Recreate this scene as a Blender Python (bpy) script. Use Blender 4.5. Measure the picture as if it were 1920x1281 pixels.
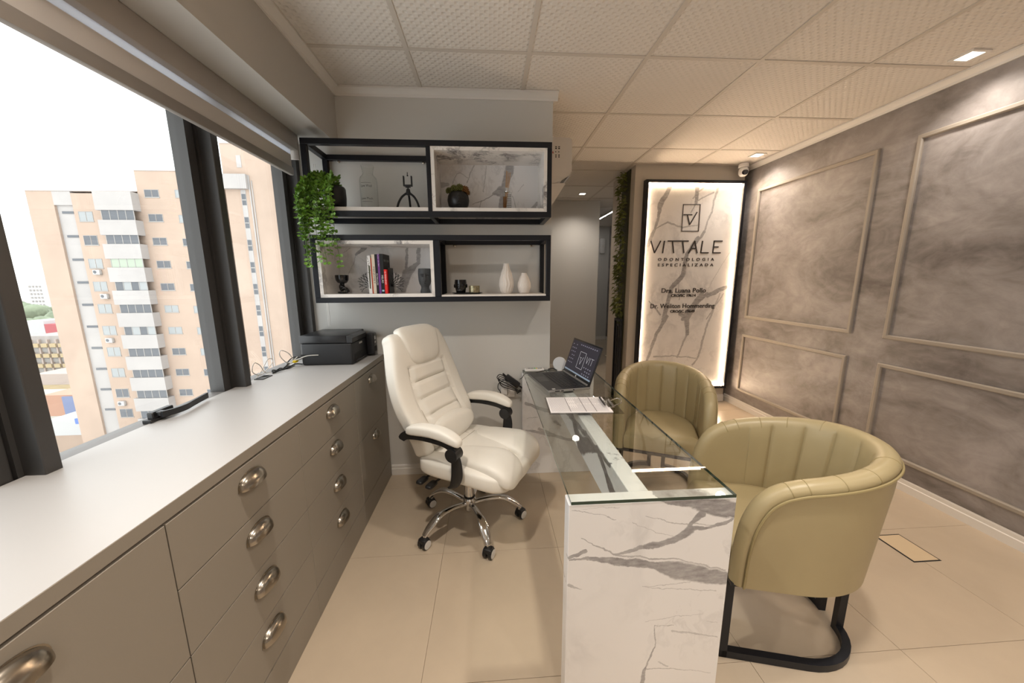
import bpy, bmesh, math, random
from mathutils import Vector as V, Matrix as M
sc = bpy.context.scene
for o in list(bpy.data.objects): bpy.data.objects.remove(o)
C = sc.collection
PI = math.pi; sin = math.sin; cos = math.cos
rnd = random.Random(7)

# ---------------------------------------------------------------- camera, sky, exposure, lamps
CZ = 1.376
cam = bpy.data.objects.new('camera', bpy.data.cameras.new('camera')); C.objects.link(cam); sc.camera = cam
cam.data.sensor_width = 36; cam.data.lens = 36 * 656.5 / 1920
cam.data.clip_start = .02; cam.data.clip_end = 2000
R = [[0.997924, -0.064126, -0.005939], [-0.016929, -0.172229, -0.984911], [0.062136, 0.982967, -0.172958]]
m = M([[R[0][i], -R[1][i], -R[2][i], 0] for i in range(3)] + [[0, 0, 0, 1]])
m.translation = (0, 0, CZ); cam.matrix_world = m

w = bpy.data.worlds.new('overcast_sky'); sc.world = w; w.use_nodes = True
w.node_tree.nodes['Background'].inputs[0].default_value = (.97, .985, 1, 1)
w.node_tree.nodes['Background'].inputs[1].default_value = 2.6
sc.view_settings.view_transform = 'Standard'; sc.view_settings.look = 'None'
sc.view_settings.gamma = 1; sc.view_settings.use_curve_mapping = False
sc.view_settings.exposure = 0.36
cy = sc.cycles
cy.use_denoising = True; cy.max_bounces = 9; cy.diffuse_bounces = 5; cy.glossy_bounces = 5; cy.transparent_max_bounces = 16
cy.caustics_reflective = False; cy.caustics_refractive = False; cy.sample_clamp_indirect = 6

CEIL = 2.508
DOWNLIGHTS = [(2.50, 1.884, .42), (2.505, 3.35, .42), (1.262, 4.875, .5), (2.5, .42, .5), (-.42, .70, 1.45), (.95, .70, 1.35), (.35, -1.2, 1.7), (1.6, -1.2, 1.7), (2.5, -1.0, .6)]
LAMP_W = 66.0; LAMP_COL = (1, .90, .79)
LED_COL = (1, .74, .50); LED_E = 155.0
def spot(x, y, z, watt, col=LAMP_COL, size=2.45, blend=1.0, r=.05):
    l = bpy.data.lights.new('downlight_beam', 'SPOT'); l.energy = watt; l.color = col
    l.spot_size = size; l.spot_blend = blend; l.shadow_soft_size = r
    o = bpy.data.objects.new('downlight_beam', l); C.objects.link(o); o.location = (x, y, z); return o
for x, y, k in DOWNLIGHTS: spot(x, y, CEIL - .012, LAMP_W * k)

# ---------------------------------------------------------------- materials
def nd(nt, t, **kw):
    n = nt.nodes.new(t)
    for k, v in kw.items():
        if k.startswith('i_'):
            k = k[2:]; n.inputs[int(k) if k.isdigit() else k].default_value = v
        else: setattr(n, k, v)
    return n
def c4(c): return (*c, 1) if len(c) == 3 else c
def mat(name, col, rough=.5, metal=0, spec=.5, bump=None, var=None, emit=None, trans=0, coat=0, ior=None, sheen=0):
    m = bpy.data.materials.new(name); m.use_nodes = True; nt = m.node_tree; b = nt.nodes['Principled BSDF']
    b.inputs['Base Color'].default_value = c4(col); b.inputs['Roughness'].default_value = rough
    b.inputs['Metallic'].default_value = metal; b.inputs['Specular IOR Level'].default_value = spec
    b.inputs['Transmission Weight'].default_value = trans; b.inputs['Coat Weight'].default_value = coat
    if ior: b.inputs['IOR'].default_value = ior
    if emit: b.inputs['Emission Color'].default_value = c4(emit[0]); b.inputs['Emission Strength'].default_value = emit[1]
    if bump or var:
        tc = nd(nt, 'ShaderNodeTexCoord')
    if var:
        n = nd(nt, 'ShaderNodeTexNoise', i_Scale=var[0], i_Detail=5.0, i_Roughness=.6); nt.links.new(tc.outputs['Object'], n.inputs['Vector'])
        r = nd(nt, 'ShaderNodeMapRange', i_1=.3, i_2=.7, i_3=1 - var[1], i_4=1 + var[1]); nt.links.new(n.outputs[0], r.inputs[0])
        x = nd(nt, 'ShaderNodeVectorMath', operation='SCALE'); x.inputs[0].default_value = col[:3]
        nt.links.new(r.outputs[0], x.inputs['Scale']); nt.links.new(x.outputs[0], b.inputs['Base Color'])
    if bump:
        n = nd(nt, 'ShaderNodeTexNoise', i_Scale=bump[0], i_Detail=3.0); nt.links.new(tc.outputs['Object'], n.inputs['Vector'])
        u = nd(nt, 'ShaderNodeBump', i_Strength=bump[1], i_Distance=.002); nt.links.new(n.outputs[0], u.inputs['Height'])
        nt.links.new(u.outputs[0], b.inputs['Normal'])
    return m
def pane_mat(name, tint, ior=1.5, rough=.0):
    m = bpy.data.materials.new(name); m.use_nodes = True; nt = m.node_tree; nt.nodes.clear()
    t = nd(nt, 'ShaderNodeBsdfTransparent', i_Color=c4(tint)); g = nd(nt, 'ShaderNodeBsdfGlossy', i_Roughness=rough)
    f = nd(nt, 'ShaderNodeFresnel', i_IOR=ior); mx = nd(nt, 'ShaderNodeMixShader'); o = nd(nt, 'ShaderNodeOutputMaterial')
    geo = nd(nt, 'ShaderNodeNewGeometry')
    # leaving the pane reflects as much as entering it
    nt.links.new(f.outputs[0], mx.inputs[0]); nt.links.new(t.outputs[0], mx.inputs[1]); nt.links.new(g.outputs[0], mx.inputs[2])
    iv = nd(nt, 'ShaderNodeMapRange', i_3=ior, i_4=1 / ior); nt.links.new(geo.outputs['Backfacing'], iv.inputs[0]); nt.links.new(iv.outputs[0], f.inputs[0])
    nt.links.new(mx.outputs[0], o.inputs[0]); return m
def marble(name, segs=(), off=(0, 0), plane='xz', base=(.80, .785, .785), vein=(.15, .138, .145), gen=.55, gscale=2.2, seed=0., warp=.022, rough=.22):
    """white marble laminate; segs are printed veins (u0,v0,u1,v1,halfwidth0,halfwidth1,darkness) on the plane given"""
    m = bpy.data.materials.new(name); m.use_nodes = True; nt = m.node_tree; b = nt.nodes['Principled BSDF']; L = nt.links.new
    b.inputs['Roughness'].default_value = rough
    tc = nd(nt, 'ShaderNodeTexCoord'); P0 = tc.outputs['Object']
    def vm(op, a, bb=None, out=0):
        n = nd(nt, 'ShaderNodeVectorMath', operation=op)
        for i, q in enumerate((a, bb)):
            if q is None: continue
            if isinstance(q, (tuple, list)): n.inputs[i].default_value = q
            else: L(q, n.inputs[i])
        return n.outputs['Value'] if op in ('DOT_PRODUCT', 'LENGTH', 'DISTANCE') else n.outputs[0]
    def ma(op, a, bb=None, c=None, clamp=False):
        n = nd(nt, 'ShaderNodeMath', operation=op, use_clamp=clamp)
        for i, q in enumerate((a, bb, c)):
            if q is None: continue
            if isinstance(q, (int, float)): n.inputs[i].default_value = q
            else: L(q, n.inputs[i])
        return n.outputs[0]
    def noise(vec, s, det=6., col=False):
        n = nd(nt, 'ShaderNodeTexNoise', i_Scale=s, i_Detail=det, i_Roughness=.62); L(vec, n.inputs['Vector']); return n.outputs[1 if col else 0]
    msk = {'xz': (1, 0, 1), 'yz': (0, 1, 1), 'xy': (1, 1, 0)}[plane]
    ps = vm('ADD', P0, (seed, seed * .7, seed * 1.3))
    dis = None; cur = None
    if segs:
        d1 = vm('SUBTRACT', noise(ps, 9., 5., True), (.5, .5, .5)); d1 = vm('MULTIPLY', d1, (warp * 2,) * 3)
        d2 = vm('SUBTRACT', noise(ps, 45., 4., True), (.5, .5, .5)); d2 = vm('MULTIPLY', d2, (warp * .35,) * 3)
        q = vm('MULTIPLY', vm('ADD', vm('ADD', P0, d1), d2), msk)
        tex = noise(vm('MULTIPLY', ps, (14., 14., 40.) if plane != 'xy' else (14., 40., 14.)), 2., 5.)
        tex = ma('MULTIPLY_ADD', tex, 1.1, .42)
        def pt(u, v):
            u -= off[0]; v -= off[1]
            return {'xz': (u, 0, v), 'yz': (0, u, v), 'xy': (u, v, 0)}[plane]
        for (u0, v0, u1, v1, w0, w1, dk) in segs:
            a = V(pt(u0, v0)); ba = V(pt(u1, v1)) - a; l2 = max(ba.dot(ba), 1e-8)
            pa = vm('SUBTRACT', q, tuple(a))
            h = ma('MULTIPLY', vm('DOT_PRODUCT', pa, tuple(ba)), 1 / l2, clamp=True)
            n = nd(nt, 'ShaderNodeVectorMath', operation='SCALE'); n.inputs[0].default_value = tuple(ba); L(h, n.inputs['Scale'])
            d = vm('DISTANCE', pa, n.outputs[0])
            wd = ma('MULTIPLY_ADD', h, w1 - w0, max(w0, .0006))
            v_ = ma('SUBTRACT', 1.25, ma('DIVIDE', d, wd)); v_ = ma('MULTIPLY', v_, 3.2, clamp=True)
            v_ = ma('MULTIPLY', v_, dk * 1.25)
            cur = v_ if cur is None else ma('MAXIMUM', cur, v_)
        cur = ma('MULTIPLY', cur, tex)
    if gen:
        pw = vm('ADD', ps, vm('MULTIPLY', noise(ps, gscale * .8, 4., True), (.5, .5, .5)))
        pw = vm('MULTIPLY', pw, (1.0, .75, .55))
        n1 = ma('ABSOLUTE', ma('SUBTRACT', noise(pw, gscale, 9.), .5))
        thin = ma('SUBTRACT', 1, ma('MULTIPLY', n1, 60., clamp=True))
        wide = ma('SUBTRACT', 1, ma('MULTIPLY', ma('ABSOLUTE', ma('SUBTRACT', noise(pw, gscale * .55, 7.), .47)), 22., clamp=True))
        mk = ma('MULTIPLY', ma('SUBTRACT', noise(ps, gscale * .9, 2.), .42), 5., clamp=True)
        g = ma('MULTIPLY', ma('MAXIMUM', ma('MULTIPLY', thin, .45), ma('MULTIPLY', wide, .75)), mk)
        g = ma('MULTIPLY', g, gen)
        cur = g if cur is None else ma('MAXIMUM', cur, g)
    mx = nd(nt, 'ShaderNodeMix', data_type='RGBA'); mx.inputs[6].default_value = c4(base); mx.inputs[7].default_value = c4(vein)
    L(cur, mx.inputs[0]); L(mx.outputs[2], b.inputs['Base Color']); return m

# ---------------------------------------------------------------- geometry helpers
class G:
    def __init__(s): s.bm = bmesh.new()
    def box(s, x0, x1, y0, y1, z0, z1, bev=0, seg=2, T=None, mi=0):
        q = bmesh.new(); bmesh.ops.create_cube(q, size=1)
        for v in q.verts: v.co = V((x0 + (v.co.x + .5) * (x1 - x0), y0 + (v.co.y + .5) * (y1 - y0), z0 + (v.co.z + .5) * (z1 - z0)))
        if bev: bmesh.ops.bevel(q, geom=q.edges[:], offset=bev, segments=seg, affect='EDGES', profile=.5)
        return s._add(q, T, mi)
    def _add(s, q, T=None, mi=0):
        if T is not None: bmesh.ops.transform(q, matrix=T, verts=q.verts)
        vs = [s.bm.verts.new(v.co) for v in q.verts]; q.verts.index_update()
        for f in q.faces:
            try: nf = s.bm.faces.new([vs[v.index] for v in f.verts]); nf.material_index = mi
            except ValueError: pass
        q.free(); return s
    def cyl(s, p0, p1, r0, r1=None, n=16, mi=0):
        r1 = r0 if r1 is None else r1; p0 = V(p0); p1 = V(p1); d = p1 - p0
        q = bmesh.new(); bmesh.ops.create_cone(q, cap_ends=True, segments=n, radius1=r0, radius2=max(r1, 1e-5), depth=d.length)
        return s._add(q, M.Translation((p0 + p1) / 2) @ d.to_track_quat('Z', 'Y').to_matrix().to_4x4(), mi)
    def ell(s, c, r, u=20, v=12, T=None, mi=0):
        q = bmesh.new(); bmesh.ops.create_uvsphere(q, u_segments=u, v_segments=v, radius=1)
        r = (r,) * 3 if isinstance(r, (int, float)) else r
        TT = M.Translation(c) @ (T or M()) @ M.Diagonal((*r, 1)); return s._add(q, TT, mi)
    def rings(s, rings, closed=True, cap0=True, cap1=True, loop=False, mi=0):
        R_ = [[s.bm.verts.new(p) for p in r] for r in rings]; n = len(R_[0])
        prs = list(zip(R_, R_[1:])) + ([(R_[-1], R_[0])] if loop else [])
        for a, b in prs:
            for i in range(n if closed else n - 1):
                j = (i + 1) % n
                try: s.bm.faces.new((a[i], a[j], b[j], b[i])).material_index = mi
                except ValueError: pass
        if closed and not loop:
            if cap0: s.bm.faces.new(R_[0][::-1]).material_index = mi
            if cap1: s.bm.faces.new(R_[-1]).material_index = mi
        return s
    def tube(s, pts, r, n=8, closed=False, smooth=0, mi=0):
        pts = [V(p) for p in pts]
        if smooth: pts = spline(pts, smooth, closed)
        rr = r if isinstance(r, (list, tuple)) else None
        N_ = len(pts); out = []; t0 = None; up = None
        for i, p in enumerate(pts):
            a = pts[i - 1] if i or closed else p; b = pts[(i + 1) % N_] if i < N_ - 1 or closed else p
            t = (b - a).normalized()
            if up is None: up = t.orthogonal().normalized()
            else: up = (up - t * up.dot(t)).normalized()
            sd = t.cross(up); k = r if rr is None else lerp_list(rr, i / max(N_ - 1, 1))
            out.append([p + (up * cos(2 * PI * j / n) + sd * sin(2 * PI * j / n)) * k for j in range(n)])
        return s.rings(out, loop=closed, mi=mi)
    def lathe(s, prof, n=28, c=(0, 0, 0), fn=None, T=None, mi=0):
        c = V(c); rg = []
        for r, z in prof:
            ring = []
            for j in range(n):
                a = 2 * PI * j / n; k = fn(a, z) if fn else 1
                p = V((r * k * cos(a), r * k * sin(a), z)); ring.append(c + (T @ p if T else p))
            rg.append(ring)
        return s.rings(rg, mi=mi)
    def prism(s, pts, h0, h1, ax='z', mi=0):
        def e(p, h): return {'z': (p[0], p[1], h), 'y': (p[0], h, p[1]), 'x': (h, p[0], p[1])}[ax]
        return s.rings([[e(p, h0) for p in pts], [e(p, h1) for p in pts]], mi=mi)
    def sq(s, c, r, e1=.3, e2=.3, nu=40, nv=24, fn=None, T=None, mi=0):
        """super-ellipsoid pillow; e -> 0 is a box, 1 an ellipsoid"""
        sg = lambda v, e: math.copysign(abs(v) ** e, v); rg = []
        for i in range(1, nv):
            ph = -PI / 2 + PI * i / nv; ring = []
            for j in range(nu):
                th = 2 * PI * j / nu
                p = V((r[0] * sg(cos(ph), e1) * sg(cos(th), e2), r[1] * sg(cos(ph), e1) * sg(sin(th), e2), r[2] * sg(sin(ph), e1)))
                if fn: p = V(fn(p))
                p += V(c); ring.append(T @ p if T else p)
            rg.append(ring)
        return s.rings(rg, mi=mi)
    def xf(s, T): bmesh.ops.transform(s.bm, matrix=T, verts=s.bm.verts); return s
    def mesh(s, name, mats, smooth=True, ang=38):
        bmesh.ops.recalc_face_normals(s.bm, faces=s.bm.faces[:])
        me = bpy.data.meshes.new(name); s.bm.to_mesh(me); s.bm.free()
        for mm in (mats if isinstance(mats, (list, tuple)) else [mats]): me.materials.append(mm)
        if smooth:
            me.polygons.foreach_set('use_smooth', [True] * len(me.polygons)); me.set_sharp_from_angle(angle=math.radians(ang))
        return me
    def out(s, name, mats, parent=None, smooth=True, ang=38, **kw):
        return obj(name, s.mesh(name, mats, smooth, ang), parent, **kw)
def lerp_list(l, t):
    x = t * (len(l) - 1); i = min(int(x), len(l) - 2); return l[i] + (l[i + 1] - l[i]) * (x - i)
def spline(pts, k, closed=False):
    n = len(pts); out = []
    for i in range(n if closed else n - 1):
        p = [pts[(i + d) % n] if closed else pts[min(max(i + d, 0), n - 1)] for d in (-1, 0, 1, 2)]
        for j in range(k):
            t = j / k
            out.append(.5 * ((2 * p[1]) + (p[2] - p[0]) * t + (2 * p[0] - 5 * p[1] + 4 * p[2] - p[3]) * t * t + (3 * p[1] - p[0] - 3 * p[2] + p[3]) * t ** 3))
    if not closed: out.append(pts[-1])
    return out
def obj(name, me, parent=None, label=None, cat=None, group=None, kind=None, loc=None, rz=None):
    o = bpy.data.objects.new(name, me); C.objects.link(o)
    if parent: o.parent = parent
    if label: o['label'] = label
    if cat: o['category'] = cat
    if group: o['group'] = group
    if kind: o['kind'] = kind
    if loc is not None: o.location = loc
    if rz is not None: o.rotation_euler = (0, 0, rz)
    return o
def thing(name, label, cat, loc=(0, 0, 0), rz=0, group=None):
    return obj(name, None, None, label, cat, group, None, loc, rz)
def dup(root, loc, rz=None, label=None):
    r = root.copy(); C.objects.link(r); r.location = loc
    if rz is not None: r.rotation_euler = (0, 0, rz)
    if label: r['label'] = label
    for ch in list(root.children):
        c = ch.copy(); C.objects.link(c); c.parent = r
        for g in list(ch.children):
            d = g.copy(); C.objects.link(d); d.parent = c
    return r
def struct(name, g, m, parent=None, **kw):
    return g.out(name, m, parent, kind=None if parent else 'structure', **kw)
_dg = None
def text(name, body, size, mt, parent=None, T=M(), ext=.0008, align='CENTER', sp=1., bold=0., sx=1.):
    cu = bpy.data.curves.new(name, 'FONT'); cu.body = body; cu.size = size; cu.extrude = ext; cu.align_x = align; cu.align_y = 'CENTER'
    cu.space_character = sp; cu.offset = bold; cu.resolution_u = 3
    t = bpy.data.objects.new(name, cu); C.objects.link(t); bpy.context.view_layer.update()
    me = bpy.data.meshes.new_from_object(t.evaluated_get(bpy.context.evaluated_depsgraph_get()))
    bpy.data.objects.remove(t); me.transform(T @ M.Diagonal((sx, 1, 1, 1))); me.materials.clear(); me.materials.append(mt)
    return obj(name, me, parent)
def rot(ax, d): return M.Rotation(math.radians(d), 4, ax)
UPY = M(((1, 0, 0, 0), (0, 0, -1, 0), (0, 1, 0, 0), (0, 0, 0, 1)))     # text on a wall that faces -y

# ---------------------------------------------------------------- shared materials
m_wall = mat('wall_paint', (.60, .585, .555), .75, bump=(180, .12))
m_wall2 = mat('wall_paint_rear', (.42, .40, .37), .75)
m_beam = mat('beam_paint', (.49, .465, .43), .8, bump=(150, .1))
m_white = mat('white_trim_paint', (.74, .71, .67), .5)
m_greige = mat('moulding_paint', (.32, .28, .235), .5)
m_black = mat('black_metal', (.009, .010, .014), .36, spec=.3)
m_blackp = mat('black_plastic', (.010, .010, .011), .42)
m_anth = mat('anthracite_aluminium', (.036, .033, .031), .48, metal=.0, spec=.6)
m_chrome = mat('chrome', (.72, .71, .70), .08, metal=1)
m_grout = mat('grout', (.40, .325, .245), .9)
m_lamp = mat('lamp_glow', (1, 1, 1), .5, emit=((1, .93, .85), 6))
m_ledstrip = mat('led_glow', (1, 1, 1), .5, emit=(LED_COL, LED_E))
m_cab = mat('greige_lacquer', (.275, .245, .205), .5, spec=.3, bump=(400, .04))
m_cabin = mat('cabinet_shadow_gap', (.02, .018, .015), .9)
m_top = mat('pale_worktop_laminate', (.455, .44, .43), .42, spec=.4)
m_screen_txt = mat('dark_lettering', (.018, .016, .016), .5)

def stucco():
    m = mat('grey_stucco', (.25, .225, .21), .46, spec=.45); nt = m.node_tree; b = nt.nodes['Principled BSDF']; L = nt.links.new
    tc = nd(nt, 'ShaderNodeTexCoord')
    mp = nd(nt, 'ShaderNodeMapping'); mp.inputs['Scale'].default_value = (1, 1, 1.6); L(tc.outputs['Object'], mp.inputs[0])
    n1 = nd(nt, 'ShaderNodeTexNoise', i_Scale=1.5, i_Detail=7., i_Roughness=.62, i_Distortion=.6); L(mp.outputs[0], n1.inputs['Vector'])
    n2 = nd(nt, 'ShaderNodeTexNoise', i_Scale=6., i_Detail=5., i_Roughness=.6, i_Distortion=1.2); L(mp.outputs[0], n2.inputs['Vector'])
    a = nd(nt, 'ShaderNodeMath', operation='MULTIPLY_ADD'); a.inputs[1].default_value = .35; L(n2.outputs[0], a.inputs[0]); L(n1.outputs[0], a.inputs[2])
    r = nd(nt, 'ShaderNodeValToRGB'); e = r.color_ramp.elements
    e[0].position = .47; e[0].color = (.125, .108, .10, 1); e[1].position = .84; e[1].color = (.37, .34, .33, 1)
    L(a.outputs[0], r.inputs[0]); L(r.outputs[0], b.inputs['Base Color'])
    u = nd(nt, 'ShaderNodeBump', i_Strength=.12, i_Distance=.004); L(n2.outputs[0], u.inputs['Height']); L(u.outputs[0], b.inputs['Normal'])
    return m
m_stucco = stucco()
def ceiling_mat():
    m = mat('embossed_ceiling_board', (.70, .655, .60), .8); nt = m.node_tree; b = nt.nodes['Principled BSDF']; L = nt.links.new
    tc = nd(nt, 'ShaderNodeTexCoord'); sp = nd(nt, 'ShaderNodeSeparateXYZ'); L(tc.outputs['Object'], sp.inputs[0])
    def sn(o, k):
        q = nd(nt, 'ShaderNodeMath', operation='MULTIPLY'); q.inputs[1].default_value = k; L(o, q.inputs[0])
        s_ = nd(nt, 'ShaderNodeMath', operation='SINE'); L(q.outputs[0], s_.inputs[0]); return s_.outputs[0]
    p = nd(nt, 'ShaderNodeMath', operation='MULTIPLY'); L(sn(sp.outputs[0], 2 * PI / .041), p.inputs[0]); L(sn(sp.outputs[1], 2 * PI / .041), p.inputs[1])
    mx = nd(nt, 'ShaderNodeMath', operation='MAXIMUM'); mx.inputs[1].default_value = 0; L(p.outputs[0], mx.inputs[0])
    u = nd(nt, 'ShaderNodeBump', i_Strength=.55, i_Distance=.007); u.invert = True; L(mx.outputs[0], u.inputs['Height']); L(u.outputs[0], b.inputs['Normal'])
    return m
m_ceil = ceiling_mat()
m_tbar = mat('ceiling_rail_paint', (.56, .51, .45), .6)
m_tile = mat('beige_porcelain', (.49, .40, .30), .24, spec=.5, var=(3., .045))

# ---------------------------------------------------------------- floor of porcelain tiles
XW = 2.685; YB = 2.376; YF = 7.9; YR = -2.3
fl = struct('floor', G().box(-1.5, 3.0, YR - .1, YF + .1, -.12, -.004), m_grout)
TX, TY = .592, .597
g = G(); g.box(-TX / 2 + .0007, TX / 2 - .0007, -TY / 2 + .0007, TY / 2 - .0007, -.0035, 0, bev=.0005, seg=1)
tile_me = g.mesh('tile', m_tile, smooth=False)
for i in range(-2, 5):
    for j in range(-5, 12):
        x = .333 + (i - .5) * TX; y = 1.0 + (j + .5) * TY
        if x + TX / 2 < -.75 or x - TX / 2 > XW or y < YR - .25 or (x < -.2 and y > YB + .2): continue
        obj('tile', tile_me, fl, loc=(x, y, 0))

# ---------------------------------------------------------------- ceiling of embossed boards on rails
ce = struct('ceiling', G().box(-1.5, 3.0, YR - .1, YF + .1, CEIL + .02, CEIL + .14), m_white)
CXL = -.391; CDX = .6135; CY0 = 1.988; CDY = .628
g = G(); g.box(-CDX / 2 + .009, CDX / 2 - .009, -CDY / 2 + .009, CDY / 2 - .009, CEIL + .001, CEIL + .019)
ctile = g.mesh('ceiling_board', m_ceil, smooth=False)
for i in range(-1, 6):
    for j in range(-7, 10):
        x = CXL + (i - .5) * CDX; y = CY0 + (j - .5) * CDY
        if x + CDX / 2 < -.9 or (x < .2 and y - CDY / 2 > YB): continue
        obj('ceiling_board', ctile, ce, loc=(x, y, 0))
for i in range(-1, 6):
    x = CXL + i * CDX
    y1 = YB if x < .4 else YF
    if x > -.9: G().box(x - .0115, x + .0115, YR, y1, CEIL - .003, CEIL + .002).out('ceiling_rail', m_tbar, ce, smooth=False)
for j in range(-7, 11):
    y = CY0 + j * CDY
    if y < YF: G().box(-.9 if y < YB else .41, XW, y - .0115, y + .0115, CEIL - .0025, CEIL + .002).out('ceiling_rail', m_tbar, ce, smooth=False)

# ---------------------------------------------------------------- walls
BX = -.905; BZ = 2.193; XE = .4145
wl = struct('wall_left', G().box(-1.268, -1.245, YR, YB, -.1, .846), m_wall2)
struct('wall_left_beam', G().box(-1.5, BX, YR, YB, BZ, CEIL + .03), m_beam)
struct('wall_back', G().box(-1.262, XE, YB, YB + .17, -.1, CEIL + .03), m_wall)
struct('wall_corridor', G().box(XE - .2, XE, YB + .17, 5.3, -.1, CEIL + .03), m_wall)
struct('wall_partition', G().box(-.2, 1.64, 5.3, 5.45, -.1, CEIL + .03), m_wall)
struct('wall_far', G().box(-.2, 3.0, YF, YF + .12, -.1, CEIL + .03), m_wall)
struct('wall_corridor_end', G().box(-.2, -.08, 5.45, YF, -.1, CEIL + .03), m_wall)
struct('wall_right', G().box(XW, XW + .15, YR, YF, -.1, CEIL + .03), m_stucco)
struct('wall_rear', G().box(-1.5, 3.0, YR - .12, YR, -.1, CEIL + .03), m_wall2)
m_col = mat('column_paint', (.56, .51, .44), .6, bump=(160, .08))
YS = 3.68; SX0 = 1.49; SX1 = 2.645
struct('wall_column', G().box(SX0, SX1, YS, 4.32, -.1, CEIL + .03), m_col)
m_dk = mat('gap_shade_paint', (.10, .088, .078), .6, var=(5, .2))
struct('trim_1', G().box(SX1, XW, YS + .03, 4.3, -.1, CEIL + .03), m_dk)  # solid strip fills the gap beside the column; its shade is painted dark

# cornices and baseboards
def cornice(name, p0, p1, nrm, h=.042, d=.042):
    """stepped cornice along p0-p1; nrm points into the room"""
    p0 = V((*p0, 0)); p1 = V((*p1, 0)); nn = V((*nrm, 0))
    pr = [(0, 0), (d, 0), (d, -.010), (d * .78, -.013), (d * .5, -.022), (d * .27, -h + .012), (d * .2, -h), (0, -h)]
    rg = [[p + nn * a + V((0, 0, CEIL - .001 + b)) for a, b in pr] for p in (p0, p1)]
    g = G(); g.rings(rg); return struct(name, g, m_white, ang=25)
def base(name, p0, p1, nrm, h=.075, d=.013):
    p0 = V((*p0, 0)); p1 = V((*p1, 0)); nn = V((*nrm, 0))
    pr = [(0, 0), (d, 0), (d, h * .62), (d * .62, h * .66), (d * .62, h * .9), (d * .25, h), (0, h)]
    g = G(); g.rings([[p + nn * a + V((0, 0, b)) for a, b in pr] for p in (p0, p1)]); return struct(name, g, m_white, ang=25)
cornice('trim_2', (BX, YR), (BX, YB), (1, 0))
cornice('trim_3', (BX, YB), (XE + .028, YB), (0, -1))
cornice('trim_4', (XW, YR), (XW, YS + .03), (-1, 0))
base('baseboard_back', (-.72, YB), (XE, YB), (0, -1))
base('baseboard_right', (XW, YR), (XW, YF), (-1, 0), h=.078)
base('baseboard_corridor', (XE, 2.55), (XE, 5.3), (1, 0))
base('baseboard_partition', (XE, 5.3), (1.655, 5.3), (0, -1))
base('baseboard_far', (-.08, YF), (XW, YF), (0, -1))
base('baseboard_column', (SX0, YS), (SX1, YS), (0, -1), d=.016)
base('baseboard_column_side', (SX0, YS), (SX0, 4.32), (-1, 0))

# picture-frame mouldings on the stucco wall: each a trim with four mitred rails
n_trim = 5
def moulding(y0, y1, z0, z1):
    global n_trim
    t = obj('trim_%d' % n_trim, None, kind='structure'); n_trim += 1
    W_ = .028; D_ = .018; x = XW
    def rail(a, b, ia, ib):
        g = G(); pr = [(0, 0), (0, D_ * .75), (.2, D_), (.8, D_), (1, D_ * .6), (1, 0)]
        rg = []
        for o_, i_ in ((a, ia), (b, ib)):
            rg.append([V((x - dd + .0004, o_[0] + (i_[0] - o_[0]) * k, o_[1] + (i_[1] - o_[1]) * k)) for k, dd in pr])
        g.rings(rg); g.out('moulding_rail', m_greige, t, ang=25)
    o_ = [(y0, z0), (y1, z0), (y1, z1), (y0, z1)]; i_ = [(y0 + W_, z0 + W_), (y1 - W_, z0 + W_), (y1 - W_, z1 - W_), (y0 + W_, z1 - W_)]
    for k in range(4): rail(o_[k], o_[(k + 1) % 4], i_[k], i_[(k + 1) % 4])
for y0, y1 in ((2.412, 3.51), (1.09, 2.193), (-.23, .87), (-1.55, -.45)):
    moulding(y0, y1, .968, 2.245); moulding(y0, y1, .182, .798)

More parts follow.
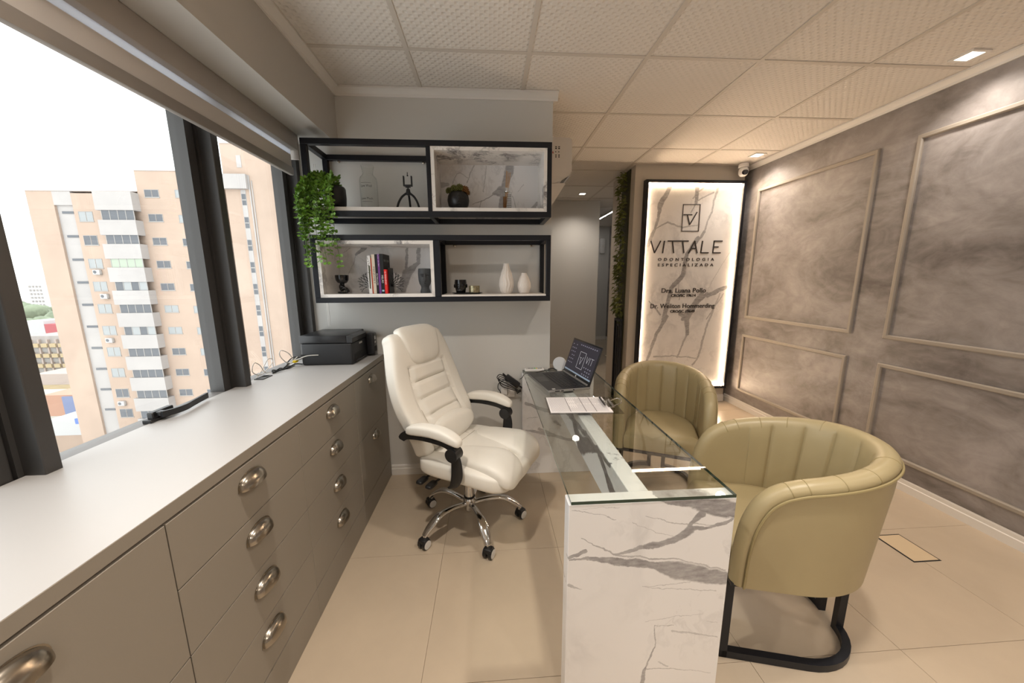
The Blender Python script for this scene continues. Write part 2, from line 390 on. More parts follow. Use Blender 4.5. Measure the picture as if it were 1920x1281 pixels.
# ---------------------------------------------------------------- windows: anthracite frames, mullions and panes
m_pane = pane_mat('window_glass', (.97, .985, .98), 1.45)
m_sill = mat('grey_sill_profile', (.17, .16, .155), .5)
MY = [.905 + .7575 * k for k in range(-4, 2)] + [2.338]
for k, y in enumerate(MY):
    y1 = MY[k + 1] if k + 1 < len(MY) else None
    if y1 is None: break
    w_ = obj('window_%d' % (k + 1), None, kind='structure')
    G().box(-1.238, -1.232, y + .04, y1 - .03, .88, 2.25).out('glass_pane', m_pane, w_, smooth=False)
    G().box(-1.262, -1.2, y + .045, y1 - .062, .846, .886).out('sill_rail', m_sill, w_, smooth=False)
    G().box(-1.262, -1.205, y + .045, y1 - .062, 2.2, 2.26).out('head_rail', m_anth, w_, smooth=False)
    g = G(); g.box(-1.262, -1.2015, y1 - .062, y1 - .022, .846, 2.26); g.box(-1.262, -1.212, y1 - .022, y1 - .012, .846, 2.26); g.box(-1.262, -1.2, y1 - .012, y1, .846, 2.26)
    g.out('frame_stile', m_anth, w_, smooth=False)
    G().box(-1.262, -1.2, y + .038, y + .075, .846, 2.26).out('frame_stile', m_anth, w_, smooth=False)
    G().box(-1.25, -1.148, y1, y1 + .038, .846, BZ + .01, bev=.002, seg=1).out('mullion', m_anth, w_, smooth=False)
    if k == 4:      # lever latch on the sill of the big pane
        ha = G()
        ha.box(-1.218, -1.188, 1.235, 1.345, .886, .900, bev=.002, seg=1); ha.box(-1.214, -1.192, 1.25, 1.335, .898, .922, bev=.003, seg=1)
        ha.box(-1.196, -1.176, 1.262, 1.285, .903, .921, bev=.003, seg=1)
        pts = spline([V((-1.172, 1.262, .912)), V((-1.160, 1.30, .910)), V((-1.158, 1.345, .909)), V((-1.168, 1.39, .909)), V((-1.187, 1.485, .909))], 6)
        rg = []
        for i, p in enumerate(pts):
            a = pts[max(i - 1, 0)]; b = pts[min(i + 1, len(pts) - 1)]; t = (b - a).normalized(); n_ = V((t.y, -t.x, 0)) * .0045
            rg.append([p + n_ + V((0, 0, -.011)), p - n_ + V((0, 0, -.011)), p - n_ + V((0, 0, .011)), p + n_ + V((0, 0, .011))])
        ha.rings(rg); ha.out('window_latch', m_blackp, w_, ang=30)

# ---------------------------------------------------------------- roller blind above the windows
m_alu = mat('blind_cassette', (.40, .365, .335), .5); m_fab = mat('blind_fabric', (.62, .58, .55), .7, bump=(300, .1))
m_rail = mat('blind_rail', (.27, .24, .215), .45); m_clear = bpy.data.materials.new('translucent_strip'); m_clear.use_nodes = True; nt = m_clear.node_tree
_t = nd(nt, 'ShaderNodeBsdfTranslucent', i_Color=(.75, .77, .82, 1)); _x = nd(nt, 'ShaderNodeMixShader', i_0=.6); nt.links.new(nt.nodes['Principled BSDF'].outputs[0], _x.inputs[1]); nt.links.new(_t.outputs[0], _x.inputs[2]); nt.links.new(_x.outputs[0], nt.nodes['Material Output'].inputs[0])
t = thing('roller_blind', 'grey roller blind rolled up under the beam along the window row', 'blind', (-1.1, .1, 2.1))
Y0, Y1 = -2.25, 2.22
o_ = lambda g: g.xf(M.Translation((1.1, -.1, -2.1)))
o_(G().box(-1.150, -1.071, Y0, Y1, 2.106, BZ - .001, bev=.004)).out('cassette', m_alu, t)
o_(G().box(-1.107, -1.103, Y0 + .02, Y1 - .02, 2.0795, 2.1065)).out('translucent_strip', m_clear, t)
o_(G().box(-1.108, -1.104, Y0 + .02, Y1 - .02, 2.0, 2.079)).out('fabric', m_fab, t)
o_(G().box(-1.119, -1.094, Y0 + .02, Y1 - .02, 1.968, 2.012, bev=.006)).out('bottom_rail', m_rail, t)
ch = G(); 
ch.tube([(-1.022, 2.30, 2.06), (-1.022, 2.30, 1.09)], .0022, 6); ch.tube([(-1.030, 2.30, 2.06), (-1.030, 2.30, 1.09)], .0022, 6)
o_(ch).out('pull_chain', m_white, t)
o_(G().box(-1.15, -1.07, Y1, Y1 + .012, 2.06, BZ - .002, bev=.003)).out('end_bracket', m_alu, t)

# ---------------------------------------------------------------- drawer cabinets under the window and their worktop
FX = -.722
m_handle = mat('satin_nickel', (.40, .36, .305), .22, metal=1)
def cup_handle():
    """shell pull: quarter of an ellipsoid with a thin back plate, opening downwards"""
    g = G(); L_, H_, D_ = .054, .022, .026; nu, nv = 20, 8; rg = []
    for j in range(nv + 1):
        a = PI / 2 * j / nv; ring = []
        for i in range(nu + 1):
            b = PI * i / nu
            ring.append((.0015 + D_ * sin(a) * sin(b) ** .8, L_ * -cos(b) * (.35 + .65 * 1), -H_ + (2 * H_) * cos(a) * sin(b) ** .6 if 0 else -H_ * .9 + 1.9 * H_ * cos(a) * sin(b) ** .7))
        rg.append(ring)
    inner = [[(max(p[0] - .0018, .0008), p[1] * .96, p[2] - .0012 * (1 if k < nv else 0)) for p in r] for k, r in enumerate(rg)]
    g.rings(rg, closed=False); g.rings(inner[::-1], closed=False); g.rings([rg[-1], inner[-1]], closed=False)
    bk = [(y * 1.06, z) for y, z in [(-L_, -H_ * .95)] + [(-L_ * cos(PI * i / 18), -H_ * .9 + 2.0 * H_ * sin(PI * i / 18) ** .7) for i in range(19)] + [(L_, -H_ * .95)]]
    g.prism(bk, 0, .0018, ax='x')
    return g.mesh('cup_handle', m_handle, ang=50)
handle_me = cup_handle()
cols = [('two tall drawers, cut by the picture edge', -.352, .193, 2), ('two tall drawers, nearest to the camera', .193, .738, 2), ('four drawers, nearest of the two with four', .738, 1.283, 4), ('four drawers, next to the two-drawer corner unit', 1.283, 1.834, 4), ('two tall drawers, in the corner by the printer', 1.834, 2.362, 2)]
ROWS = {4: [.140, .319, .499, .679, .853], 2: [.140, .499, .853]}
for nm, y0, y1, nd_ in cols:
    yc = (y0 + y1) / 2; h = (y1 - y0) / 2
    t = thing('drawer_cabinet', 'greige cabinet with ' + nm, 'cabinet', (FX, yc, 0), group='drawer cabinets under the window')
    G().box(-.46, -.019, -h + .0006, h - .0006, .002, .852).out('body', m_cabin, t, smooth=False)
    G().box(-.018, 0, -h + .0006, h - .0006, .0, .1365, bev=.0008, seg=1).out('plinth', m_cab, t, smooth=False)
    zs = ROWS[nd_]
    for a, b in zip(zs, zs[1:]):
        top = b if b < .85 else .8495
        d = G().box(-.018, .0 if nd_ == 4 or y0 < 1.8 else .0012, -h + .0013, h - .0013, a + .0014, top - .0014, bev=.001, seg=1).out('drawer_front', m_cab, t, smooth=False)
        obj('cup_handle', handle_me, d, loc=(.0, 0, b - .052))
wt = G().box(-1.198, FX, YR + .3, 2.374, .8545, .888, bev=.0012, seg=1).out('worktop', [m_top, m_cab], None, smooth=False, label='long pale laminate worktop under the window on the drawer cabinets', cat='worktop')
for p in wt.data.polygons:
    if p.normal.x > .7: p.material_index = 1

# ---------------------------------------------------------------- desk: two marble slabs, a marble rail, a glass top
SLAB = [(0.451,0.756,0.601,0.727,0.0017,0.0183,0.6),(0.601,0.727,0.706,0.703,0.0188,0.0222,0.62),(0.607,0.698,0.579,0.662,0.0103,0.0069,0.55),(0.58,0.647,0.531,0.617,0.0138,0.0104,0.6),(0.531,0.617,0.447,0.599,0.0103,0.0086,0.58),(0.447,0.599,0.354,0.575,0.0085,0.0027,0.5),(0.58,0.647,0.631,0.652,0.0086,0.0045,0.55),(0.631,0.652,0.705,0.674,0.0045,0.0042,0.5),(0.22,0.572,0.263,0.59,0.005,0.0067,0.5),(0.223,0.564,0.287,0.568,0.0023,0.005,0.5),(0.287,0.568,0.348,0.556,0.0051,0.0101,0.55),(0.348,0.556,0.402,0.549,0.0102,0.0119,0.62),(0.402,0.549,0.479,0.537,0.012,0.0103,0.6),(0.479,0.537,0.557,0.512,0.0104,0.026,0.55),(0.557,0.512,0.702,0.475,0.0264,0.0194,0.55),(0.251,0.64,0.354,0.575,0.0017,0.0023,0.45),(0.354,0.575,0.547,0.551,0.0024,0.0024,0.4),(0.547,0.551,0.699,0.503,0.0021,0.0021,0.35),(0.223,0.73,0.308,0.71,0.001,0.001,0.4),(0.255,0.73,0.366,0.735,0.0007,0.0007,0.25),(0.308,0.713,0.355,0.696,0.0007,0.0013,0.35),(0.445,0.697,0.572,0.666,0.001,0.0017,0.35),(0.402,0.681,0.531,0.626,0.0008,0.001,0.3),(0.449,0.463,0.595,0.47,0.0009,0.0011,0.3),(0.456,0.462,0.684,0.432,0.0011,0.0014,0.3),(0.218,0.481,0.256,0.459,0.0051,0.0008,0.35),(0.572,0.666,0.662,0.661,0.0021,0.001,0.35)]
SLAB2 = [(0.496,0.317,0.553,0.317,0.0011,0.0011,0.35),(0.496,0.317,0.501,0.238,0.0014,0.0021,0.45),(0.501,0.238,0.47,0.165,0.0025,0.0033,0.5),(0.47,0.165,0.463,0.105,0.0044,0.008,0.5),(0.47,0.161,0.565,0.154,0.0013,0.0013,0.4),(0.565,0.154,0.697,0.118,0.0013,0.0009,0.35),(0.551,0.296,0.698,0.259,0.0036,0.0014,0.3),(0.463,0.338,0.649,0.358,0.0011,0.0007,0.25),(0.66,0.323,0.7,0.315,0.0011,0.0015,0.25),(0.516,0.178,0.553,0.164,0.0015,0.0022,0.3)]
SIGN = [(1.855,2.311,1.761,2.125,0.0201,0.0236,0.5),(1.761,2.125,1.75,2.025,0.0238,0.0131,0.5),(1.75,2.025,1.718,1.88,0.0131,0.0119,0.5),(1.718,1.88,1.656,1.722,0.0132,0.018,0.45),(1.656,1.722,1.621,1.399,0.0181,0.0084,0.35),(2.139,2.313,2.142,2.149,0.0238,0.0155,0.55),(2.212,2.303,2.102,2.193,0.0084,0.006,0.4),(2.142,2.149,2.09,2.049,0.0084,0.0048,0.4),(1.718,1.88,1.845,1.954,0.0048,0.0096,0.45),(1.845,1.954,2.018,1.904,0.0096,0.006,0.4),(2.018,1.904,2.174,1.927,0.0061,0.0048,0.35),(2.356,2.305,2.308,2.051,0.012,0.0084,0.4),(2.308,2.051,2.253,1.859,0.0085,0.0073,0.4),(2.253,1.859,2.188,1.768,0.0135,0.0098,0.5),(2.186,1.791,2.088,1.642,0.0245,0.0184,0.5),(2.088,1.642,2.057,1.42,0.0184,0.0246,0.55),(2.057,1.42,1.944,1.278,0.0248,0.0211,0.55),(1.944,1.278,1.88,0.952,0.0187,0.0249,0.5),(2.313,2.25,2.164,2.172,0.0084,0.0048,0.4),(2.546,1.286,2.337,1.215,0.0165,0.0051,0.5),(2.337,1.215,2.198,1.083,0.019,0.0101,0.55),(2.198,1.083,2.095,0.95,0.0127,0.019,0.5),(2.344,1.275,2.567,1.676,0.0025,0.0025,0.3),(1.704,1.149,1.839,1.002,0.005,0.0099,0.45),(2.528,1.214,2.362,0.946,0.0064,0.0064,0.35),(2.053,0.999,2.157,0.961,0.019,0.019,0.5),(2.013,1.349,2.04,1.158,0.005,0.005,0.4)]
SIGN2 = [(2.136,1.005,2.155,0.781,0.0344,0.0172,0.5),(1.91,0.98,1.809,0.786,0.0199,0.0171,0.5),(1.809,0.786,1.715,0.46,0.0172,0.0114,0.45),(2.288,1.223,2.138,0.977,0.02,0.0428,0.5),(2.54,1.275,2.348,1.195,0.0143,0.0201,0.5),(2.377,0.89,2.296,0.491,0.0116,0.0087,0.4),(2.155,0.781,2.059,0.525,0.0116,0.0072,0.4),(1.797,0.531,2.0,0.541,0.0087,0.0072,0.4),(2.0,0.541,2.295,0.506,0.0058,0.0058,0.35),(2.489,1.221,2.377,0.89,0.0057,0.01,0.35),(2.607,0.338,2.559,0.22,0.006,0.012,0.4),(2.296,0.491,2.242,0.434,0.0088,0.0088,0.4)]
NICHE_L = [(-0.772,1.597,-0.842,1.54,0.0139,0.006,0.55),(-0.842,1.54,-0.866,1.475,0.0023,0.0019,0.4),(-0.866,1.475,-0.92,1.381,0.0016,0.0019,0.4),(-0.828,1.597,-0.919,1.554,0.0032,0.0009,0.35),(-0.516,1.595,-0.535,1.417,0.0061,0.008,0.5),(-0.44,1.595,-0.455,1.492,0.0118,0.008,0.5),(-0.455,1.492,-0.531,1.417,0.0095,0.0214,0.5),(-0.531,1.417,-0.581,1.288,0.0238,0.0262,0.5),(-0.842,1.535,-0.78,1.493,0.0012,0.0009,0.25),(-0.963,1.521,-0.986,1.296,0.0078,0.0065,0.4),(-1.005,1.475,-0.981,1.428,0.0018,0.0023,0.3)]
NICHE_R = [(0.142,2.068,0.104,1.93,0.0235,0.0183,0.5),(0.104,1.93,0.082,1.825,0.0184,0.0158,0.5),(0.078,1.92,0.03,1.915,0.0289,0.0053,0.5),(0.03,1.905,-0.049,1.864,0.0042,0.0021,0.45),(-0.049,1.864,-0.102,1.849,0.0021,0.001,0.4),(-0.081,2.075,-0.125,1.977,0.0031,0.0026,0.35),(-0.003,2.076,-0.032,1.924,0.0026,0.0031,0.3),(-0.044,1.869,-0.055,1.829,0.0021,0.0021,0.35),(-0.195,2.03,-0.169,2.035,0.0021,0.0036,0.35),(-0.195,2.03,-0.218,1.972,0.0021,0.0031,0.3),(-0.169,2.035,-0.114,2.002,0.0026,0.0021,0.3),(-0.29,1.966,-0.249,1.966,0.018,0.0103,0.4),(0.157,1.901,0.183,1.826,0.0016,0.0021,0.35),(0.226,1.971,0.194,1.926,0.0016,0.0011,0.3),(0.316,1.862,0.295,1.821,0.0054,0.0161,0.4)]
FARSLAB = [(0.239,0.527,0.331,0.492,0.0102,0.0122,0.5),(0.331,0.492,0.476,0.455,0.0123,0.0103,0.4),(0.239,0.333,0.405,0.294,0.0052,0.0155,0.4),(0.405,0.294,0.638,0.23,0.0105,0.0073,0.4),(0.446,0.391,0.488,0.357,0.0125,0.0052,0.4),(0.332,0.34,0.447,0.282,0.0104,0.0104,0.4),(0.249,0.419,0.321,0.428,0.0021,0.0031,0.3)]

DX, DY = .47, 1.6
m_slab = marble('marble_slab', SLAB + SLAB2, (DX, 0), gen=.35, seed=3.1)
m_far = marble('marble_slab_rear', FARSLAB, (DX, 0), gen=.4, seed=5.2)
m_beamm = marble('marble_rail', [(.92, .60, 1.25, .73, .03, .012, .8), (1.25, .73, 1.5, .62, .012, .045, .85), (1.5, .62, 1.75, .74, .04, .01, .8), (1.1, .74, 1.9, .66, .008, .02, .7), (1.8, .72, 2.3, .60, .02, .02, .45)], (DY, 0), 'yz', gen=.6, seed=1.4)
def desk_glass():
    m = pane_mat('desk_glass', (.965, .985, .972), 1.66); return m
m_dg = desk_glass(); m_dge = mat('glass_edge', (.008, .035, .022), .1, spec=.7)
desk = thing('desk', 'desk with clear glass top on white marble slabs with grey veins', 'desk', (DX, DY, 0))
zt = .746; o_ = lambda g: g.xf(M.Translation((-DX, -DY, 0)))
o_(G().box(.215, .712, .885, .937, 0, zt, bev=.0015, seg=1)).out('end_slab', m_slab, desk, smooth=False)
o_(G().box(.215, .712, 2.31, 2.36, 0, zt, bev=.0015, seg=1)).out('end_slab', m_far, desk, smooth=False)
o_(G().box(.408, .470, .937, 2.31, .585, zt, bev=.0015, seg=1)).out('marble_rail', m_beamm, desk, smooth=False)
gt = o_(G().box(.221, .709, .884, 2.362, zt + .0005, zt + .0105)).out('glass_top', [m_dg, m_dge], desk, smooth=False)
for p in gt.data.polygons:
    if abs(p.normal.z) < .5: p.material_index = 1

# ---------------------------------------------------------------- tub armchairs
def leather(name, col, rough=.42):
    m = mat(name, col, rough, spec=.45, bump=(420, .10), var=(2.5, .05)); return m
m_olive = leather('olive_leather', (.365, .297, .165), .40)
m_olive_seam = mat('olive_piping', (.30, .24, .115), .45)
def armchair():
    W_, D_, zb = .288, .372, .336; T_ = .068; Ls = .20; A = 1.06; F0 = .262; S = 2 * Ls + A
    def rimcurve():
        HP = [(0, zb - .03), (0, zb), (.003, .47), (.018, .575), (.050, .655), (.095, .702), (.15, .728), (.21, .744), (.30, .762), (.44, .783), (.58, .795), (S / 2, .799), (S / 2 + .14, .796)]
        sp_ = spline([V((q[0], 0, q[1])) for q in HP], 26); side = [(p.x, p.z) for p in sp_ if p.x < S / 2 - .002 and p.z >= zb and p.x > -1e-4]
        side[0] = (0, zb); side.append((S / 2, .799))
        full = side + [(S - s, z) for s, z in side[-2::-1]]
        return full
    rc = rimcurve(); n = len(rc)
    def plan(s, z, off):
        q_ = min(max((z - zb) / .45, 0), 1.1); w = W_ * (.955 + .045 * q_) - off; d = D_ * (.86 + .14 * q_) - off
        if s <= Ls: return (w, F0 - s)
        if s >= S - Ls: return (-w, F0 - (S - s))
        a = (s - Ls) / A * PI; return (w * math.copysign(abs(cos(a)) ** .94, cos(a)), F0 - Ls - d * sin(a) ** .94)
    ch = [S / 2 + (k - 3) * .135 for k in range(7)]
    def groove(s, z):
        if abs(s - S / 2) > .50 or z < .40: return 0
        d = min(abs(s - c_) for c_ in ch); return -.0045 * (1 - math.exp(-(d / .022) ** 2)) + .007 * math.exp(-(d / .0055) ** 2)
    rings = []; edge = []
    for i, (s, z) in enumerate(rc):
        a = rc[max(i - 1, 0)]; b = rc[min(i + 1, n - 1)]; tx, tz = b[0] - a[0], b[1] - a[1]; l = math.hypot(tx, tz) or 1
        nx, nz = -tz / l, tx / l
        if nz < 0 and abs(nx) < .3: nx, nz = -nx, -nz
        if i == 0: nx, nz = -1, 0
        if i == n - 1: nx, nz = 1, 0
        dl = .034
        def P_(q, off):            # q: depth below the crown along the normal
            ss = s - nx * q; zz = max(z - nz * q, zb); x_, y_ = plan(ss, zz, off); return V((x_, y_, zz)), ss
        es, ez = s - nx * dl, max(z - nz * dl, zb)
        ring = []
        for k in range(6): # outer panel, bottom to edge
            zz = zb + (ez - zb) * k / 5; x_, y_ = plan(es, zz, .0 if k < 5 else .0035); ring.append(V((x_, y_, zz)))
        for k in range(1, 10):
            ph = PI * k / 10; ring.append(P_(dl * (1 - sin(ph)) , T_ / 2 * (1 - cos(ph)) + .0)[0])
        for k in range(9):
            zz = ez + (zb - ez) * k / 8; gz = groove(es, zz); x_, y_ = plan(es, zz, T_ + gz * -1.0 * (1 if k else .6)); ring.append(V((x_, y_, zz)))
        rings.append(ring); x_, y_ = plan(es, ez, -.002); edge.append(V((x_, y_, ez)))
    g = G(); g.rings(rings)
    t = thing('tub_armchair', 'olive leather tub armchair with channelled back by the near end of the desk', 'armchair', group='olive tub armchairs at the desk')
    g.out('shell', m_olive, t, ang=50)
    g = G(); g.tube(edge, .0042, 6)
    e2 = [p + V((-.0 if 0 else 0, 0, 0)) for p in edge]
    g.out('piping', m_olive_seam, t)
    # rim seams across the padded roll
    for s in (.13, .18, .27, .38, .52, S - .13, S - .18, S - .27, S - .38, S - .52):
        g = G(); i = min(range(n), key=lambda q: abs(rc[q][0] - s)); g.tube([p for p in rings[i][5:16]], .0016, 5); g.out('rim_seam', m_olive_seam, t)
    # seat: plan outline inside the shell, soft edge
    def outl(off, z):
        pts = []
        for k in range(41):
            s = .0 + S * k / 40; x_, y_ = plan(s, .43, T_ - .004 + off); pts.append((x_, min(y_, F0 - off), z))
        return pts
    g = G(); g.rings([outl(.03, zb + .004), outl(.004, zb + .012), outl(0, zb + .04), outl(0, .420), outl(.006, .441), outl(.02, .454), outl(.05, .460), outl(.12, .462)])
    g.out('seat', m_olive, t, ang=60)
    G().prism([plan(S * k / 40, zb, .012)[:2] for k in range(41)], zb - .008, zb + .004).out('seat_base', m_black, t)
    # two sled legs that curl round to the middle of the back
    q = .0125
    for sd in (1, -1):
        x0 = .225
        pl = [V((x0, .262, 0)), V((x0, -.03, 0))] + [V((x0 - .17 + .17 * cos(a), -.03 - .205 * sin(a), 0)) for a in [PI / 2 * k / 10 for k in range(1, 11)]] + [V((.036, -.235, 0))]
        rg = []
        for i, p in enumerate(pl):
            a = pl[max(i - 1, 0)]; b = pl[min(i + 1, len(pl) - 1)]; tt = (b - a).normalized(); nn = V((-tt.y, tt.x, 0)) * q
            rg.append([V((sd * (p + nn).x, (p + nn).y, .001)), V((sd * (p - nn).x, (p - nn).y, .001)), V((sd * (p - nn).x, (p - nn).y, .029)), V((sd * (p + nn).x, (p + nn).y, .029))])
        G_ = G(); G_.rings(rg)
        G_.box(sd * x0 - q, sd * x0 + q, .237, .262, .001, zb - .006); G_.box(sd * .048 - q, sd * .048 + q, -.2475, -.2225, .001, zb - .006)
        G_.box(sd * x0 - q, sd * x0 + q, -.03, .262, zb - .024, zb - .004)
        G_.out('sled_leg', m_black, t, ang=30)
    return t
def face(fx, fy): return math.atan2(fy, fx) - PI / 2      # local +y looks this way
ac = armchair(); ac.location = (1.135, 1.19, 0); ac.rotation_euler = (0, 0, face(-.97, .24))
dup(ac, (1.115, 2.125, 0), face(-.42, -.91), 'olive leather tub armchair by the far end of the desk, turned to the camera')

# ---------------------------------------------------------------- white executive chair
m_cream = leather('white_leather', (.76, .73, .665), .42)
m_seam = mat('cream_seam', (.46, .43, .37), .6)
def office_chair():
    t = thing('office_chair', 'white padded executive chair on a five-star chrome base', 'office chair', (-.133, 1.83, 0), math.radians(-28))
    # local: +x forward, +y to the sitter's left
    def seatfn(p):
        x, y, z = p
        z -= .025 * max(0, x / .27) ** 2; z += .012 * (y / .27) ** 2
        x *= 1 - .08 * (y / .27) ** 2 if x > 0 else 1
        return (x, y, z)
    G().sq((.085, 0, .435), (.265, .262, .055), .42, .38, 64, 28, seatfn).out('seat', m_cream, t)
    g = G(); g.sq((.035, 0, .478), (.215, .155, .034), .6, .3, 48, 20)
    def seam_cut(p):
        return p
    g.out('seat_centre_pad', m_cream, t)
    for sd in (1, -1):
        def pad(p, sd=sd):
            x, y, z = p; k = (x + .205) / .41
            y *= .66 + .46 * max(k, 0); z *= .75 + .65 * max(k, 0); z -= .085 * max(k - .60, 0) ** 2 * 5; x += .004 * (1 - (y / .12) ** 2)
            return (x, y, z)
        G().sq((.150, sd * .136, .482), (.198, .112, .042), .62, .5, 48, 26, pad, T=M.Rotation(math.radians(-sd * 3), 4, 'Z')).out('thigh_pad', m_cream, t)
    g = G()
    for sd in (1, -1): g.tube([(-.12 + .26 * k / 10, sd * (.085 - .055 * k / 10), .5115 - .012 * (k / 10) ** 2) for k in range(11)], .0016, 5)
    g.tube([(-.02, -.11 + .22 * k / 10, .5125) for k in range(11)], .0016, 5)
    g.out('seat_seam', m_seam, t, kind='stuff')
    # backrest in its own frame: y across, z up the back, x = thickness; then leaned back
    TB = M.Translation((-.165, 0, .47)) @ M.Rotation(math.radians(-19), 4, 'Y')
    def wid(z): # half width along the height 0..0.72
        k = min(max(z / .66, 0), 1); return .205 + .062 * sin(PI * min(k * .95 + .12, 1) ** 1.1) + .004
    H_ = .655
    def backshape(y, z):   # forward bow of the front surface
        return .022 * (abs(y) / .25) ** 2.4 + .035 * math.exp(-((z - .10) / .12) ** 2) + .02 * math.exp(-((z - .57) / .12) ** 2)
    seams_z = (.185, .28, .375); seams_y = .062
    rg = []; NV, NU = 74, 84
    for i in range(NV + 1):
        k = i / NV; z = -.01 + (H_ + .01) * k
        e = (1 - abs(2 * k - 1) ** 9) ** .5 if 0 < k < 1 else 0
        edge = max(min((k) / .05, (1 - k) / .06, 1), 0); e = (1 - (1 - edge) ** 2) ** .5
        w_ = wid(z) * (.80 + .20 * e); th = .052 * (.25 + .75 * e); ring = []
        for j in range(NU):
            a = 2 * PI * j / NU; sg = lambda v, q: math.copysign(abs(v) ** q, v)
            y = w_ * sg(cos(a), .45); x = th * sg(sin(a), .55)
            if x > 0:
                x += backshape(y, z)
                inn = 1 / (1 + math.exp((abs(y) - .140) / .008))
                dy = abs(abs(y) - (.150 - .02 * (z - .3)))
                if z < .46: x -= .016 * math.exp(-(dy / .009) ** 2)
                if inn > .2 and .13 < z < .455:
                    dz = min(abs(z - s_) for s_ in seams_z); dq = abs(abs(y) - seams_y)
                    x += inn * (.010 - .014 * math.exp(-(dz / .009) ** 2) - .014 * math.exp(-(dq / .013) ** 2))
            else: x += .6 * backshape(y, z)
            ring.append(TB @ V((x, y, z)))
        rg.append(ring)
    g = G(); g.rings(rg); bk = g.out('backrest', m_cream, t, ang=70)
    # head cushion lapping over the top
    def hp(p):
        x, y, z = p; y *= 1 + .16 * (z / .115); x += backshape(y, .57 + z) - .03; x -= .055 * max(z / .115 - .45, 0) ** 1.5
        return (x, y, z)
    G().sq((.066, 0, .572), (.036, .140, .112), .5, .42, 48, 24, hp, T=TB).out('head_cushion', m_cream, t)
    def lp(p):
        x, y, z = p; return (x + .02 * (y / .2) ** 2, y, z * (1 - .25 * (y / .2) ** 2))
    G().sq((.072, 0, .075), (.058, .192, .078), .7, .5, 48, 24, lp, T=TB).out('lumbar_cushion', m_cream, t)
    # seams as thin cords
    g = G()
    def bp(y, z, d=.0): return TB @ V((.052 + backshape(y, z) + d, y, z))
    for s_ in seams_z: g.tube([bp(-.13 + .26 * k / 14, s_, -.0035) for k in range(15)], .0016, 5)
    for sd in (1, -1): g.tube([bp(sd * (.150 - .02 * (z - .3)), z, -.013) for z in [.05 + .42 * k / 16 for k in range(17)]], .0018, 5)
    g.out('quilt_seam', m_seam, bk, kind='stuff')
    # arms
    for sd in (1, -1):
        y = sd * .283
        def ap(p): return (p[0], p[1], p[2] + .012 - .035 * max(p[0] / .15, 0) ** 2 - .018 * max(-p[0] / .15, 0) ** 2)
        G().sq((-.015, y, .658), (.155, .034, .027), .55, .5, 40, 18, ap).out('armrest', m_cream, t)
        g = G()
        path = spline([V((-.20, y, .600)), V((-.165, y, .628)), V((-.06, y, .640)), (V((.06, y, .628))), V((.115, y, .590))], 6)
        rg2 = []
        for i, p in enumerate(path):
            a = path[max(i - 1, 0)]; b = path[min(i + 1, len(path) - 1)]; tt = (b - a).normalized(); nn = V((-tt.z, 0, tt.x)); k = i / (len(path) - 1)
            hh = (.016 + .008 * sin(PI * k)) * (1 if i else .4); ww = .021
            rg2.append([p + nn * hh + V((0, ww, 0)), p + nn * hh - V((0, ww, 0)), p - nn * hh - V((0, ww * .7, 0)), p - nn * hh + V((0, ww * .7, 0))])
        g.rings(rg2)
        g.cyl((.100, y - .027, .578), (.100, y + .027, .578), .033, n=20)
        path = [V((.104, y, .585)), V((.112, y, .53)), V((.108, y - sd * .004, .46)), V((.085, y - sd * .012, .405)), V((.06, y - sd * .018, .385))]
        path = spline(path, 5); rg2 = []
        for i, p in enumerate(path):
            k = i / (len(path) - 1); ww = .020 + .012 * sin(PI * min(k * 1.2, 1)); dd = .016
            if k > .85: ww *= .75
            rg2.append([p + V((ww * cos(q), dd * .75 * sin(q), 0)) for q in [2 * PI * j / 12 for j in range(12)]])
        g.rings(rg2)
        for k in range(4): g.box(-.10 + k * .045, -.075 + k * .045, y - sd * .0 - .0225, y + .0225, .632, .637)
        g.out('arm_bracket', m_blackp, t, ang=40)
    # mechanism, levers, gas lift
    g = G(); g.box(-.06, .12, -.085, .085, .345, .385, bev=.012); g.box(-.16, .0, -.05, .05, .36, .39, bev=.008); g.out('tilt_mechanism', m_blackp, t)
    for x_, yy in ((-.125, -.16), (-.055, -.175)):
        g = G(); g.tube([(x_ + .02, -.05, .36), (x_ + .005, -.13, .362), (x_ - .015, yy - .03, .352)], .006, 8); g.sq((x_ - .03, yy - .05, .340), (.020, .036, .011), .6, .5, 20, 12, T=M()); g.out('lever', m_blackp, t)
    # metal back strut
    G().tube([(-.10, 0, .37), (-.19, 0, .385), (-.235, 0, .45), (-.27, 0, .56)], .018, 8, smooth=5).out('back_strut', m_blackp, t)
    G().cyl((0, 0, .15), (0, 0, .35), .026, n=24).out('gas_lift', m_chrome, t)
    g = G(); g.lathe([(.0, .082), (.030, .084), (.034, .10), (.036, .15), (.030, .158), (.0, .158)], 24); g.out('hub', m_chrome, t)
    G().lathe([(.0, .158), (.030, .158), (.031, .166), (.027, .170), (.0, .170)], 24).out('hub_ring', m_blackp, t)
    m_wheel = mat('caster_ring', (.62, .61, .59), .4)
    def leg_me():
        g = G(); pts = spline([V((.025, 0, .125)), V((.12, 0, .142)), V((.20, 0, .138)), V((.262, 0, .098)), V((.292, 0, .068))], 6); rg = []
        for i, p in enumerate(pts):
            a = pts[max(i - 1, 0)]; b = pts[min(i + 1, len(pts) - 1)]; tt = (b - a).normalized(); nn = V((-tt.z, 0, tt.x)); k = i / (len(pts) - 1)
            w_ = .017 + .009 * math.exp(-((k - .62) / .22) ** 2); h_ = .013 - .003 * k
            rg.append([p + V((0, w_ * cos(q), 0)) + nn * h_ * math.copysign(abs(sin(q)) ** .8, sin(q)) for q in [2 * PI * j / 14 for j in range(14)]])
        g.rings(rg); g.cyl((.290, 0, .052), (.290, 0, .074), .012, n=12); return g.mesh('base_leg', m_chrome, ang=60)
